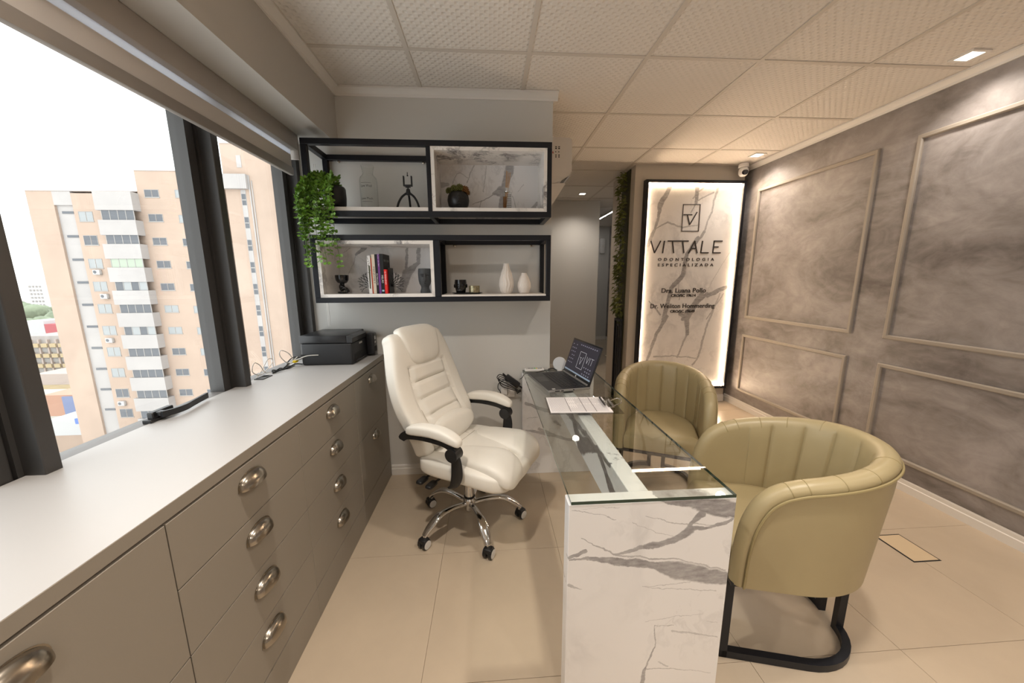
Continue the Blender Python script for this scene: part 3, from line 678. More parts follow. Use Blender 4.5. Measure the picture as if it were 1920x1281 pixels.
    def cas_me():
        g = G(); r = .0265
        for s_ in (1, -1): g.lathe([(0, .003), (r * .8, .003), (r, .007), (r, .022), (r * .86, .0255), (0, .0255)], 24, T=M.Rotation(PI / 2 * s_, 4, 'X'))
        g.box(-.020, .022, -.0245, .0245, .0, .030, bev=.008); return g.mesh('caster', m_blackp, ang=45)
    def ring_me():
        g = G()
        for s_ in (1, -1): g.lathe([(.0155, .0262), (.0225, .0255), (.0225, .0266), (.0155, .0270)], 24, T=M.Rotation(PI / 2 * s_, 4, 'X'))
        return g.mesh('wheel_trim', m_wheel)
    lm, cm_, rm = leg_me(), cas_me(), ring_me()
    for k, tw in enumerate((40, -25, 70, 15, -50)):
        a = math.radians(3.4 + 28 + 72 * k)
        l = obj('base_leg', lm, t, rz=a)
        c = obj('caster', cm_, t, loc=(.295 * cos(a), .295 * sin(a), .0268), rz=a + math.radians(tw))
        obj('wheel_trim', rm, c)
    return t
office_chair()

# ---------------------------------------------------------------- lit sign on the column
m_sign = marble('sign_marble', SIGN + SIGN2, (2.105, 0), gen=.35, gscale=2.6, seed=8.3, base=(.80, .77, .74), vein=(.10, .09, .092), rough=.4)
m_signt = mat('sign_lettering', (.035, .028, .026), .45)
sg = thing('light_sign', 'tall backlit marble clinic sign with black frame and raised lettering', 'sign', (2.105, YS, 0))
sx0, sx1, sz0, sz1 = 1.58 - 2.105, 2.632 - 2.105, .166, 2.357; fw = .028; yf = -.062
G().box(sx0 + .02, sx1 - .02, -.014, -.002, sz0 + .02, sz1 - .02).out('marble_panel', m_sign, sg, smooth=False)
for a in ((sx0, sx0 + fw, sz0, sz1), (sx1 - fw, sx1, sz0, sz1), (sx0 + fw, sx1 - fw, sz1 - fw, sz1), (sx0 + fw, sx1 - fw, sz0, sz0 + fw)):
    G().box(a[0], a[1], yf, -.0005, a[2], a[3], bev=.001, seg=1).out('frame_bar', m_black, sg, smooth=False)
ix0, ix1, iz0, iz1 = sx0 + fw, sx1 - fw, sz0 + fw, sz1 - fw
for a in ((ix0, ix0 + .006, iz0, iz1), (ix1 - .006, ix1, iz0, iz1), (ix0 + .006, ix1 - .006, iz1 - .006, iz1), (ix0 + .006, ix1 - .006, iz0, iz0 + .006)):
    G().box(a[0] + .0003, a[1] - .0003, -.0217, -.0145, a[2] + .0003, a[3] - .0003).out('led_strip', m_ledstrip, sg, smooth=False)
def stroke(g, u0, v0, u1, v1, w_, y=-.0145, d=.006):
    a = V((u0, 0, v0)); b = V((u1, 0, v1)); t = (b - a).normalized(); n_ = V((-t.z, 0, t.x)) * w_ / 2
    g.rings([[p + V((0, y, 0)) for p in (a + n_, b + n_, b - n_, a - n_)], [p + V((0, y - d, 0)) for p in (a + n_, b + n_, b - n_, a - n_)]])
def sgx(u): return (1.683 + (u - 190) / 635 * .774) - 2.105
def sgz(v): return 1.769 - (v - 578) / 105 * .121
tb = .0115
for ss in ([(190, 578, 228, 685), (228, 685, 277, 578)], [(310, 578, 300, 687)], [(338, 580, 524, 580), (380, 580, 398, 687), (470, 580, 489, 687)], [(545, 660, 530, 687), (530, 687, 578, 578), (578, 578, 607, 687), (545, 645, 592, 645)], [(648, 578, 640, 685), (636, 684, 710, 684)], [(752, 578, 748, 685), (748, 580, 826, 580), (750, 632, 795, 632), (745, 684, 818, 684)]):
    g = G()
    for k, (a, b, c, d) in enumerate(ss): stroke(g, sgx(a), sgz(b), sgx(c), sgz(d), tb, -.0143 - .0002 * k)
    g.out('letter', m_signt, sg, smooth=False)
g = G()
for k, q in enumerate([(2.001, 2.130, 2.184, 2.130), (2.006, 1.866, 2.188, 1.866), (2.003, 2.133, 2.006, 1.863), (2.183, 2.133, 2.187, 1.863)]): stroke(g, q[0] - 2.105, q[1], q[2] - 2.105, q[3], .0055, -.0143 - .0002 * k)
g.out('logo_frame', m_signt, sg, smooth=False)
g = G()
def lgx(u): return 2.001 + (u - 470) / 157 * .184 - 2.105
def lgz(v): return 2.130 - (v - 257) / 234 * .264
for k, q in enumerate([(480, 346, 560, 346), (515, 346, 543, 434), (543, 434, 602, 322)]): stroke(g, lgx(q[0]), lgz(q[1]), lgx(q[2]), lgz(q[3]), .0095, -.0143 - .0002 * k)
g.out('logo', m_signt, sg, smooth=False)
def signtext(body, z, h, w_, sp=1., bold=0, x=2.08):
    o = text('lettering', body, h, m_signt, sg, ext=.002, sp=sp, bold=bold)
    xs = [v.co.x for v in o.data.vertices]; k = w_ / (max(xs) - min(xs)); cx = (max(xs) + min(xs)) / 2
    o.data.transform(M.Translation((x - 2.105, -.0165, z)) @ UPY @ M.Diagonal((k, 1, 1, 1)) @ M.Translation((-cx, 0, 0)))
signtext('ODONTOLOGIA', 1.578, .042, .612, 1.9, .0004, 2.078); signtext('ESPECIALIZADA', 1.521, .042, .608, 1.7, .0004, 2.079)
signtext('Dra. Luana Pollo', 1.253, .068, .492, 1, .0006, 2.08); signtext('CRO/SC 19614', 1.200, .040, .273, 1, .0012, 2.08)
signtext('Dr. Weliton Hommerding', 1.088, .068, .716, 1, .0006, 2.08); signtext('CRO/SC 19649', 1.030, .040, .275, 1, .0012, 2.082)

# security camera under the ceiling
m_wp = mat('white_plastic', (.72, .70, .68), .35); m_lens = mat('lens_glass', (.01, .01, .012), .08)
t = thing('security_camera', 'small white dome security camera hanging from the ceiling beside the lit sign', 'camera', (2.552, 3.585, CEIL - .004))
G().lathe([(0, 0), (.043, 0), (.046, -.012), (.046, -.034), (.042, -.038), (0, -.038)], 28).out('mount', m_wp, t)
G().sq((0, -.004, -.075), (.042, .044, .048), .8, 1, 28, 18).out('camera_body', m_wp, t)
G().lathe([(0, .026), (.022, .026), (.024, .018), (.024, 0)], 24, T=M.Translation((-.010, -.032, -.088)) @ M.Rotation(math.radians(105), 4, 'X') @ M.Rotation(math.radians(0), 4, 'Y')).out('lens', m_lens, t)

# ceiling downlights and the linear corridor light
for k, (x, y, q) in enumerate(DOWNLIGHTS):
    if k in (4, 5, 6, 7, 8): lab = 'square recessed ceiling downlight ' + ('over the drawer cabinets', 'over the near end of the desk', 'behind the camera, on the window half', 'behind the camera, in the middle of the room', 'behind the camera, along the stucco wall')[k - 4]
    else: lab = ['square recessed ceiling downlight above the large wall frames, nearest to the camera', 'square recessed ceiling downlight beside the security camera', 'square recessed ceiling downlight in the corridor beyond the air conditioner', 'square recessed ceiling downlight over the right wall, out of view'][k]
    t = thing('downlight', lab, 'ceiling light', (x, y, CEIL), group='square recessed downlights')
    g = G(); a, b = .052, .037
    for c in ((-a, -b, -a, a), (b, a, -a, a), (-b, b, b, a), (-b, b, -a, -b)): g.box(c[0], c[1], c[2], c[3], -.006, .0002)
    g.out('rim', m_white, t, smooth=False)
    G().box(-b + .0005, b - .0005, -b + .0005, b - .0005, -.004, -.001).out('diffuser', m_lamp, t, smooth=False)
m_lin = mat('linear_lamp_glow', (1, 1, 1), .5, emit=((1, .97, .92), 34))
t = thing('linear_light', 'thin white linear ceiling light at the end of the corridor', 'ceiling light', (2.09, 6.2, CEIL))
G().box(-.022, .022, -1.4, 1.4, -.010, -.0035).out('housing', m_white, t, smooth=False); G().box(-.008, .008, -1.39, 1.39, -.013, -.0105).out('diffuser', m_lin, t, smooth=False)

# artificial hedge on the side of the column, and the black metal frame beside it
m_leaf1 = mat('hedge_leaf', (.13, .15, .03), .5, var=(9., .45)); m_stem = mat('hedge_stem', (.05, .05, .02), .7)
t = thing('artificial_hedge', 'strip of green artificial foliage covering the side of the sign column', 'hedge', (SX0, 3.98, 0))
G().box(-.012, -.001, -.19, .02, .08, CEIL - .01).out('backing_mat', m_stem, t, smooth=False)
g = G(); r2 = random.Random(4)
for k in range(1100):
    y = r2.uniform(-.20, .02); z = r2.uniform(.12, CEIL - .05); ln = r2.uniform(.04, .08) * (1.1 if (z * 2.2) % 1 < .6 else .7); wd = ln * .32
    az = r2.uniform(-1, 1); d = V((-cos(az), sin(az) * .8, r2.uniform(-.75, .5))).normalized(); sd = d.cross(V((0, 0, 1))).normalized() * wd * .5; up = sd.cross(d).normalized()
    if r2.random() < .5: sd = sd * .4 + up * wd * .45
    ln *= .3 if z < 1.02 else 1; b = V((-.015 - r2.uniform(0, .035 if z > 1.02 else .001), y, z)); mid = b + d * ln * .5 + up * .006; tip = b + d * ln - V((0, 0, .012))
    vs = [g.bm.verts.new(p) for p in (b, mid + sd, tip, mid - sd, mid)]
    for f in ((0, 1, 4), (1, 2, 4), (2, 3, 4), (3, 0, 4)): g.bm.faces.new([vs[i] for i in f])
g.out('foliage', m_leaf1, t, smooth=False, kind='stuff')
t = thing('metal_frame', 'black metal rectangular frame stand next to the green hedge', 'stand', (1.432, 3.805, 0))
for a in ((-.108, -.081, 0, .945), (.081, .108, 0, .945)): G().box(-.010, .010, a[0] + .004, a[1] - .004, a[2], a[3]).out('post', m_black, t, smooth=False)
for a in ((.918, .945), (.0, .027)): G().box(-.0125, .0125, -.085, .085, a[0], a[1]).out('rail', m_black, t, smooth=False)
for y in (-.03, .03): G().box(-.006, .006, y - .012, y + .012, .027, .86).out('inner_bar', m_black, t, smooth=False)
G().box(-.006, .006, -.042, .042, .86, .884).out('inner_rail', m_black, t, smooth=False)
G().box(-.0125, .0125, -.042, .042, .0275, .04).out('foot_plate', m_black, t, smooth=False)

# air conditioner on the corridor side of the wall end
m_ac = mat('ac_plastic', (.70, .665, .63), .4); m_acd = mat('ac_louver_dark', (.06, .055, .05), .5); m_red = mat('warning_red', (.45, .04, .03), .5)
t = thing('air_conditioner', 'white split air conditioner on the corridor wall, seen end-on past the shelves', 'air conditioner', (XE, 3.06, 2.2))
pr_ = [(.001, .168), (.165, .166), (.186, .155), (.190, .13), (.190, -.055), (.172, -.085), (.135, -.112), (.07, -.135), (.001, -.138)]
G().prism(pr_, -.405, .40, 'y').out('housing', m_ac, t, ang=50)

G().prism([(.050, -.139), (.140, -.136), (.146, -.142), (.030, -.322), (.018, -.318), (.020, -.20)], -.40, .395, 'y').out('louver', m_ac, t, ang=50)
G().prism([(.168, -.090), (.150, -.107), (.12, -.118), (.135, -.110)], -.406, .39, 'y').out('air_outlet', m_acd, t)
G().prism([(.186, -.062), (.192, -.058), (.174, -.094), (.166, -.090)], -.4065, .40, 'y').out('chrome_strip', m_chrome, t)
g = G()
for r_ in range(4):
    for c_ in range(2):
        x = .072 + c_ * .022; z = .105 - r_ * .012 - (.03 if r_ > 1 else 0)
        if r_ in (0, 1): g.box(x - .004, x + .008, -.4062, -.4055, z - .004, z + .004 if r_ else z + .002)
        else: g.box(x - .002, x + .006, -.4062, -.4055, z - .006, z + .002)
for c_ in range(2): g.prism([(.066 + c_ * .022, .068), (.072 + c_ * .022, .076), (.078 + c_ * .022, .068)], -.4062, -.4055, 'y')
g.out('label_print', m_screen_txt, t, smooth=False, kind='stuff')
G().prism([(.046, .060), (.052, .078), (.058, .060)], -.4062, -.4055, 'y').out('warning_mark', m_red, t, smooth=False)

# pale box on the far wall, floor boxes
t = thing('wall_box', 'pale upright box on the far corridor wall', 'wall box', (2.523, YF, 2.11)); G().box(-.055, .055, -.045, -.0005, -.16, .16, bev=.006).out('cover', m_wp, t); G().box(-.03, .03, -.049, -.0455, -.03, .02, bev=.002).out('button_plate', m_ac, t)
m_brass = mat('floor_box_lid', (.60, .47, .31), .4); m_gap = mat('black_gap', (.008, .008, .008), .7)
for (x0, x1, y0, y1, lab) in ((2.055, 2.202, 1.374, 1.559, 'rectangular floor box with black edge near the stucco wall'), (2.085, 2.236, 6.0, 6.2, 'rectangular floor box on the corridor floor beyond the desk')):
    t = thing('floor_box', lab, 'floor box', ((x0 + x1) / 2, (y0 + y1) / 2, 0)); a = (x1 - x0) / 2; b = (y1 - y0) / 2
    g = G(); w_ = .009
    for c in ((-a, -a + w_, -b, b), (a - w_ * .7, a, -b, b), (-a + w_, a - w_ * .7, b - w_ * .7, b), (-a + w_, a - w_ * .7, -b, -b + w_ * .7)): g.box(c[0], c[1], c[2], c[3], .0002, .0012)
    g.out('edge', m_gap, t, smooth=False); G().box(-a + w_, a - w_ * .7, -b + w_ * .7, b - w_ * .7, .0002, .0018).out('lid', m_brass, t, smooth=False)

# ---------------------------------------------------------------- wall shelves
m_nl = marble('niche_marble_lower', NICHE_L, (0, 0), gen=.4, seed=2.2); m_nu = marble('niche_marble_upper', NICHE_R, (0, 0), gen=.4, seed=6.1)
m_edge = marble('marble_edge', (), gen=1.3, gscale=5., seed=4.4, base=(.78, .745, .71)); m_board = mat('white_board', (.70, .66, .62), .5)
yf0, yf1 = 2.092, 2.3755; b_ = .03
def shelf(name, lab, x0, xm0, xm1, x1, z0, z1, nx0, nx1, nz0, nz1, bx0, bx1, bz, nm):
    t = thing(name, lab, 'shelf', (0, 0, 0))
    def bar(a, b, c, d, e, f): G().box(a, b, c, d, e, f, bev=.0012, seg=1).out('frame_bar', m_black, t, smooth=False)
    for y0, y1 in ((yf0, yf0 + b_), (yf1 - b_, yf1)):
        bar(x0, x1, y0, y1, z1 - b_, z1); bar(x0, x1, y0, y1, z0, z0 + b_)
        for a, c in ((x0, x0 + b_), (xm0, xm1), (x1 - .026, x1)): bar(a, c, y0, y1, z0 + b_, z1 - b_)
    for a, c in ((x0, x0 + b_), (xm0, xm1), (x1 - b_, x1)):
        for e in (z0, z1 - b_): bar(a, c, yf0 + b_, yf1 - b_, e, e + b_)
    T_ = .019; yb = 2.344
    G().box(nx0, nx1, yf0 + .001, yb, nz1 - T_, nz1).out('niche_top', [m_edge], t, smooth=False)
    G().box(nx0, nx1, yf0 + .001, yb, nz0, nz0 + T_).out('niche_bottom', [m_edge], t, smooth=False)
    G().box(nx0, nx0 + T_, yf0 + .0012, yb, nz0 + T_, nz1 - T_).out('niche_side', m_edge, t, smooth=False)
    G().box(nx1 - T_, nx1, yf0 + .0012, yb, nz0 + T_, nz1 - T_).out('niche_side', m_edge, t, smooth=False)
    G().box(nx0, nx1, yb, yb + .006, nz0, nz1).out('niche_back', nm, t, smooth=False)
    G().box(bx0, bx1, yf0 + .003, yf1 - .001, z0 + b_ + .0004, bz).out('shelf_board', m_board, t, smooth=False)
    for x in (bx0 + .06, bx1 - .06):
        G().lathe([(.0, -.011), (.007, -.011), (.008, -.004), (.008, 0), (.004, .002), (0, .002)], 14, T=M.Translation((x, yf1 - b_ * .5, z1 - b_ - .004)) @ M.Rotation(PI / 2, 4, 'X')).out('wall_screw', m_handle, t)
    return t
shelf('wall_shelf', 'upper black metal frame shelf with marble niche on its right half', -.998, -.335, -.311, .363, 1.731, 2.131, -.3105, .337, 1.7615, 2.1005, -.9675, -.3355, 1.7815, m_nu)
shelf('wall_shelf', 'lower black metal frame shelf with marble niche on its left half', -.998, -.317, -.280, .363, 1.252, 1.632, -.9675, -.3175, 1.2825, 1.6015, -.2795, .337, 1.2925, m_nl)
ZU, ZUN, ZL, ZR = 1.7818, 1.7808, 1.3018, 1.2928

# trailing plant
m_pot = mat('matt_black_ceramic', (.008, .008, .009), .38); m_gl = mat('gloss_black_ceramic', (.006, .006, .007), .1, spec=.7)
m_leaf = mat('trailing_leaf', (.15, .30, .035), .45, var=(14., .4))
t = thing('trailing_plant', 'green trailing plant in a black pot spilling over the left shelf frame', 'plant', (-.885, 2.205, ZU))
G().lathe([(0, 0), (.036, 0), (.038, .004), (.036, .012), (.052, .018), (.060, .03), (.063, .07), (.062, .118), (.057, .128), (.052, .126), (.050, .11), (0, .105)], 32).out('pot', m_pot, t)
g = G(); gs = G(); r3 = random.Random(11)
def leaf(p, d, up, s):
    d = d.normalized(); sd = d.cross(up).normalized(); n_ = sd.cross(d)
    pts = [p, p + d * s * .35 + sd * s * .42, p + d * s * .8 + sd * s * .34, p + d * s * 1.05, p + d * s * .8 - sd * s * .34, p + d * s * .35 - sd * s * .42, p + d * s * .55 - n_ * s * .12]
    vs = [g.bm.verts.new(q) for q in pts]
    for k in range(6): g.bm.faces.new((vs[k], vs[(k + 1) % 6], vs[6]))
for k in range(36):
    f = r3.random(); tx = -.128 + .175 * r3.random(); ty = -.125 - .065 * r3.random()
    if k % 3 == 0: tx = -.135 + .05 * r3.random()
    bot = -.05 - .285 * r3.random() if k % 4 else .02 - .1 * r3.random()
    if tx > -.03 and k % 2: bot -= .02
    z0 = .115
    pts = spline([V((r3.uniform(-.04, .04), r3.uniform(-.03, .03), z0)), V((tx * .5, ty * .45, z0 + .035 + .035 * r3.random())), V((tx * .85, ty * .85, z0 + .0)), V((tx, ty, z0 - .09)), V((tx + r3.uniform(-.015, .015) + .02 * (bot < -.25), ty + r3.uniform(-.01, .01), bot))], 9)
    gs.tube(pts[::3] + [pts[-1]], .0012, 4)
    ln = 0; nx = 0
    for a, b in zip(pts, pts[1:]):
        ln += (b - a).length
        while ln > nx:
            nx += r3.uniform(.015, .021); dr = (b - a).normalized(); an = r3.uniform(0, 2 * PI); o_ = dr.orthogonal().normalized(); o_ = o_ * cos(an) + dr.cross(o_) * sin(an)
            for s_ in (1, -1):
                dd = o_ * s_ + V((0, 0, r3.uniform(-.1, .35))) + dr * .25; leaf(b, dd, V((r3.uniform(-.5, .3), -1, r3.uniform(.1, 1.1))), r3.uniform(.016, .025))
for k in range(70):
    an = r3.uniform(0, 2 * PI); rr = .055 * r3.random() ** .5; b = V((rr * cos(an) - .02, rr * sin(an) - .02, .12 + .055 * r3.random())); leaf(b, V((cos(an), sin(an), .6)), V((-.3, -1, .6)), r3.uniform(.018, .027))
gs.out('stem', mat('plant_stem', (.09, .16, .03), .6), t, kind='stuff'); g.out('foliage', m_leaf, t, smooth=False, kind='stuff')

# glass carafe, phone tripod
m_glass = pane_mat('thin_clear_glass', (.975, .98, .975), 1.25); m_ink = mat('print_ink', (.03, .028, .03), .6); m_amb = mat('faint_gold_print', (.42, .33, .17), .6)
def vessel(g, prof, thick, n=32, c=(0, 0, 0), fn=None):
    inner = [(max(r - thick, 0), z + (thick if i == 0 else 0)) for i, (r, z) in enumerate(prof)]
    return g.lathe([(0, prof[0][1])] + prof + inner[::-1] + [(0, inner[0][1])], n, c, fn)
t = thing('glass_carafe', 'clear glass carafe with a flared neck and printed words on the upper shelf', 'carafe', (-.693, 2.22, ZU))
vessel(G(), [(.046, 0), (.049, .004), (.0495, .02), (.0495, .165), (.046, .182), (.034, .196), (.0285, .205), (.031, .222), (.037, .250)], .0016, 40).out('vessel', m_glass, t)
def wraptext(body, h, z, r, mt, name, w_=None):
    o = text(name, body, h, mt, None, ext=.0002); me = o.data; xs = [v.co.x for v in me.vertices]; k = (w_ / (max(xs) - min(xs))) if w_ else 1; cx = (max(xs) + min(xs)) / 2
    for v in me.vertices:
        a = -PI / 2 + (v.co.x - cx) * k / r; q = r + .0006 + v.co.z; v.co = V((q * cos(a), q * sin(a), z + v.co.y))
    o.parent = t; return o
wraptext('Live Well', .019, .130, .0495, m_ink, 'printed_words', .062); wraptext('Love Much', .017, .062, .0495, m_ink, 'printed_words', .066)
g = G()
for z in (.147, .045): g.tube([(.0502 * cos(a), .0502 * sin(a), z) for a in [-PI / 2 - .6 + 1.2 * k / 10 for k in range(11)]], .0008, 4)
g.out('printed_rule', m_ink, t)
t = thing('phone_tripod', 'small black bendy-legged tripod with an empty phone clamp', 'tripod', (-.467, 2.22, ZU))
m_foam = mat('black_foam', (.012, .012, .013), .8)
for a in (200, 340, 95):
    a = math.radians(a); G().tube([(.012 * cos(a), .012 * sin(a), .100), (.038 * cos(a), .038 * sin(a), .078), (.058 * cos(a), .058 * sin(a), .045), (.070 * cos(a), .070 * sin(a), .0065)], .0062, 10, smooth=6).out('leg', m_foam, t)
G().lathe([(0, .09), (.012, .092), (.014, .105), (.011, .122), (.009, .126), (0, .126)], 18).out('head', m_blackp, t)
G().cyl((0, 0, .12), (0, 0, .145), .0035).out('ball_stem', m_blackp, t)
g = G(); g.box(-.022, .022, -.008, .008, .140, .149, bev=.002); g.box(-.026, -.019, -.010, .010, .140, .197, bev=.002); g.box(.019, .026, -.010, .010, .140, .197, bev=.002); g.box(-.014, .014, -.009, .009, .134, .141)
g.out('phone_clamp', m_blackp, t); G().cyl((0, 0, .196), (0, 0, .218), .0022).ell((0, 0, .200), .0045).out('clamp_knob', m_blackp, t)

# face planter with succulents; reed diffuser
t = thing('face_planter', 'round black planter with a face, filled with brownish green succulents', 'planter', (-.175, 2.215, ZUN))
def head(p): return p
g = G(); g.lathe([(0, 0), (.030, 0), (.044, .010), (.059, .034), (.0645, .062), (.061, .086), (.052, .104), (.047, .108), (.043, .102), (0, .098)], 40)
g.sq((.006, -.0625, .058), (.006, .010, .017), .8, .8, 16, 12); g.sq((.006, -.0595, .035), (.011, .008, .0045), .8, .9, 16, 10); g.sq((.006, -.056, .026), (.008, .007, .004), .8, .9, 16, 10)
for s_ in (-1, 1): g.sq((.006 + s_ * .022, -.056, .068), (.010, .006, .0025), .8, .9, 16, 10)
g.out('pot', m_pot, t, ang=60)
mA = mat('succulent_green', (.105, .105, .02), .6, var=(40., .4)); mB = mat('succulent_rust', (.19, .085, .02), .6, var=(40., .4)); r4 = random.Random(3)
for (cx, cy_, cz, rr, mm) in ((-.050, -.018, .112, .022, mA), (-.020, -.03, .122, .023, mA), (.012, -.034, .126, .024, mA), (.042, -.02, .118, .025, mB), (-.03, .02, .125, .024, mA), (.02, .02, .125, .025, mB), (.052, .006, .108, .02, mB)):
    g = G(); n_ = 46
    for k in range(n_):
        z = 1 - 1.7 * k / n_; a = k * 2.4; s_ = (1 - z * z) ** .5; d = V((s_ * cos(a), s_ * sin(a), z)); g.cyl(V((cx, cy_, cz)) + d * rr * .45, V((cx, cy_, cz)) + d * rr, rr * .24, rr * .08, 5)
    g.out('succulent', mm, t, smooth=False)
t = thing('reed_diffuser', 'clear square reed diffuser bottle with amber reeds in the marble niche', 'diffuser', (.116, 2.22, ZUN))
g = G(); g.box(-.027, .027, -.02, .02, 0, .112, bev=.004).out('bottle', m_glass, t)
G().box(-.0245, -.004, -.0165, .0165, .004, .086, bev=.002).out('liquid', mat('amber_oil', (.16, .06, .012), .2), t)
G().lathe([(0, .113), (.011, .113), (.0115, .136), (.008, .139), (0, .139)], 18).lathe([(0, .113), (.016, .1125), (.017, .118), (.011, .120), (0, .120)], 18).out('collar', mat('silver_cap', (.6, .59, .57), .25, metal=.6), t)
m_reed = mat('amber_reed', (.48, .24, .05), .5)
for x, yy, h in ((.004, .0, .232), (.022, .004, .228), (-.002, .006, .238), (.012, -.006, .222)): G().tube([(-.012 + x * .2, yy, .02), (x, yy * 1.6, h)], .0016, 5).out('reed', m_reed, t)
g = G()
for r_ in range(9):
    for c_ in range(3): g.box(-.002 + c_ * .009, .004 + c_ * .009, -.0206, -.0203, .012 + r_ * .010, .0165 + r_ * .010)
g.out('label_print', m_ink, t, smooth=False, kind='stuff')

# lower niche: figure cup, books between tree bookends, grey head
t = thing('figure_cup', 'glossy black cup carried by a crouching figure, beneath the trailing plant', 'ornament', (-.885, 2.205, ZL))
g = G(); vessel(g, [(.012, .058), (.026, .064), (.036, .080), (.0385, .104), (.0375, .110)], .002, 32); g.out('cup', m_gl, t)
bm = G(); bm.sq((.0, 0, .006), (.030, .022, .006), .5, .8, 24, 10); bm.ell((-.004, 0, .038), (.017, .015, .024)); bm.ell((.002, 0, .056), (.010, .010, .010))
bm.tube([(-.008, -.010, .022), (.012, -.014, .034), (.026, -.012, .022), (.028, -.013, .008)], [.010, .010, .008, .007], 10, smooth=4); bm.tube([(-.008, .010, .022), (.010, .014, .030), (.024, .012, .018), (.028, .013, .008)], [.010, .010, .008, .007], 10, smooth=4)
bm.tube([(-.004, -.014, .048), (.010, -.016, .040), (.020, -.014, .032)], .005, 8, smooth=4); bm.out('figure', m_gl, t, ang=60)

books = [('thin white paperback with black and olive artwork on its spine', .0185, .218, (.74, .73, .72), None), ('slim orange book next to the white paperback', .0075, .205, (.72, .10, .03), None),
         ('cream book titled MINDSET', .018, .226, (.62, .55, .45), ('MINDSET', (.02, .02, .02), .62, .13)), ('black book with white spine lettering, between the cream and purple books', .0150, .226, (.010, .009, .010), ('PÓS-TRIBULAÇÕES', (.7, .68, .66), .72, .09)),
         ('purple book with pale script on its spine', .0125, .227, (.165, .045, .24), ('Poder do Ser', (.60, .50, .66), .24, .10)), ('thick black hardback with the largest visible cover', .0205, .228, (.009, .009, .010), ('MELÃO', (.75, .74, .73), .72, .06)),
         ('short red book, at the right end of the row', .0150, .140, (.75, .022, .018), ('O PEQUENO', (.78, .72, .70), .5, .10))]
m_page = mat('book_pages', (.66, .60, .50), .8); bx = -.706
for k, (lab, w_, h, col, ti) in enumerate(books):
    dp = .135 if k != 6 else .105
    t = thing('book', lab, 'book', (bx + w_ / 2, 2.131 + (.0 if k != 1 else .008), ZL), group='books between the tree bookends'); cm = mat('book_cover_%d' % (k + 1), col, .5, spec=.3); e = w_ / 2 - .0003
    g = G(); g.box(-e, e, 0, .002, 0, h); g.box(-e, -e + .0012, .002, dp, 0, h); g.box(e - .0012, e, .002, dp, 0, h); g.out('cover', cm, t, smooth=False)
    G().box(-e + .0013, e - .0013, .0022, dp - .003, .002, h - .002).out('page_block', m_page, t, smooth=False)
    def spine(body, c, zc, ln, hh=None, nm='spine_title'):
        o = text(nm, body, hh or w_ * .72, mat('ink_%d' % k, c, .5), t, ext=.0002); me = o.data; xs = [v.co.x for v in me.vertices]; q = ln / (max(xs) - min(xs)); cx = (max(xs) + min(xs)) / 2
        me.transform(M.Translation((0, -.0004, zc)) @ UPY @ M.Rotation(-PI / 2, 4, 'Z') @ M.Diagonal((q, 1, 1, 1)) @ M.Translation((-cx, 0, 0)))
    if ti: spine(ti[0], ti[1], h * (1 - ti[2]) + .02, ti[3] * .75)
    if k == 0:
        g = G()
        for a in range(9): g.tube([(r4.uniform(-.008, .008), -.0004, .10 + .012 * a), (r4.uniform(-.008, .008), -.0004, .10 + .012 * a + r4.uniform(-.02, .02))], .0011, 4)
        g.prism([(-.004, .03), (.003, .028), (.006, .16), (-.003, .165)], -.0006, -.0002, 'y'); g.out('spine_artwork', mat('artwork_ink', (.05, .048, .02), .6), t, smooth=False, kind='stuff')
    if k == 5:
        G().box(e + .0001, e + .0003, .004, dp - .004, .010, .10).out('cover_artwork', mat('cover_red', (.09, .012, .01), .5), t, smooth=False)
        g = G()
        for a, (y0, y1) in enumerate(((.012, .05), (.06, .07), (.078, .12))): g.box(e + .0001, e + .0003, y0, y1, .185, .198)
        g.out('cover_title', mat('cover_grey', (.12, .12, .12), .5), t, smooth=False, kind='stuff')
        G().box(-.006, .006, -.0006, -.0002, .012, .022).out('spine_logo', mat('logo_blue', (.35, .55, .65), .5), t, smooth=False)
    bx += w_
def bookend(x, sd, lab):
    t = thing('bookend', lab, 'bookend', (x, 2.20, ZL), group='tree bookends'); g = G()
    G().box(-.0015, .0015, -.045, .055, 0, .15).out('upright', m_blackp, t, smooth=False) ; G().box(0 if sd > 0 else -.012, .012 if sd > 0 else 0, -.05, .05, 0, .0012).out('foot_plate', m_blackp, t, smooth=False)
    r5 = random.Random(5)
    def br(p, a, l, w_, d):
        q = p + V((sd * cos(a), 0, sin(a))) * l; n_ = V((-sin(a) * sd, 0, cos(a))); 
        g.rings([[p + n_ * w_ + V((0, y, 0)), q + n_ * w_ * .7 + V((0, y, 0)), q - n_ * w_ * .7 + V((0, y, 0)), p - n_ * w_ + V((0, y, 0))] for y in (-.0012, .0012)])
        if d:
            for s_ in (1, -1): br(q, a + s_ * r5.uniform(.26, .42), l * r5.uniform(.62, .78), w_ * .72, d - 1)
    for a, l in ((-.15, .030), (.28, .032), (.62, .034), (.95, .036), (1.28, .034)): br(V((0, 0, .042)), a, l, .0024, 3)
    g.out('tree_branches', m_blackp, t, smooth=False); return t
bookend(-.7105, -1, 'black tree-shaped bookend on the side of the white book'); bookend(-.5975 + .0035, 1, 'black tree-shaped bookend on the side of the black cover')

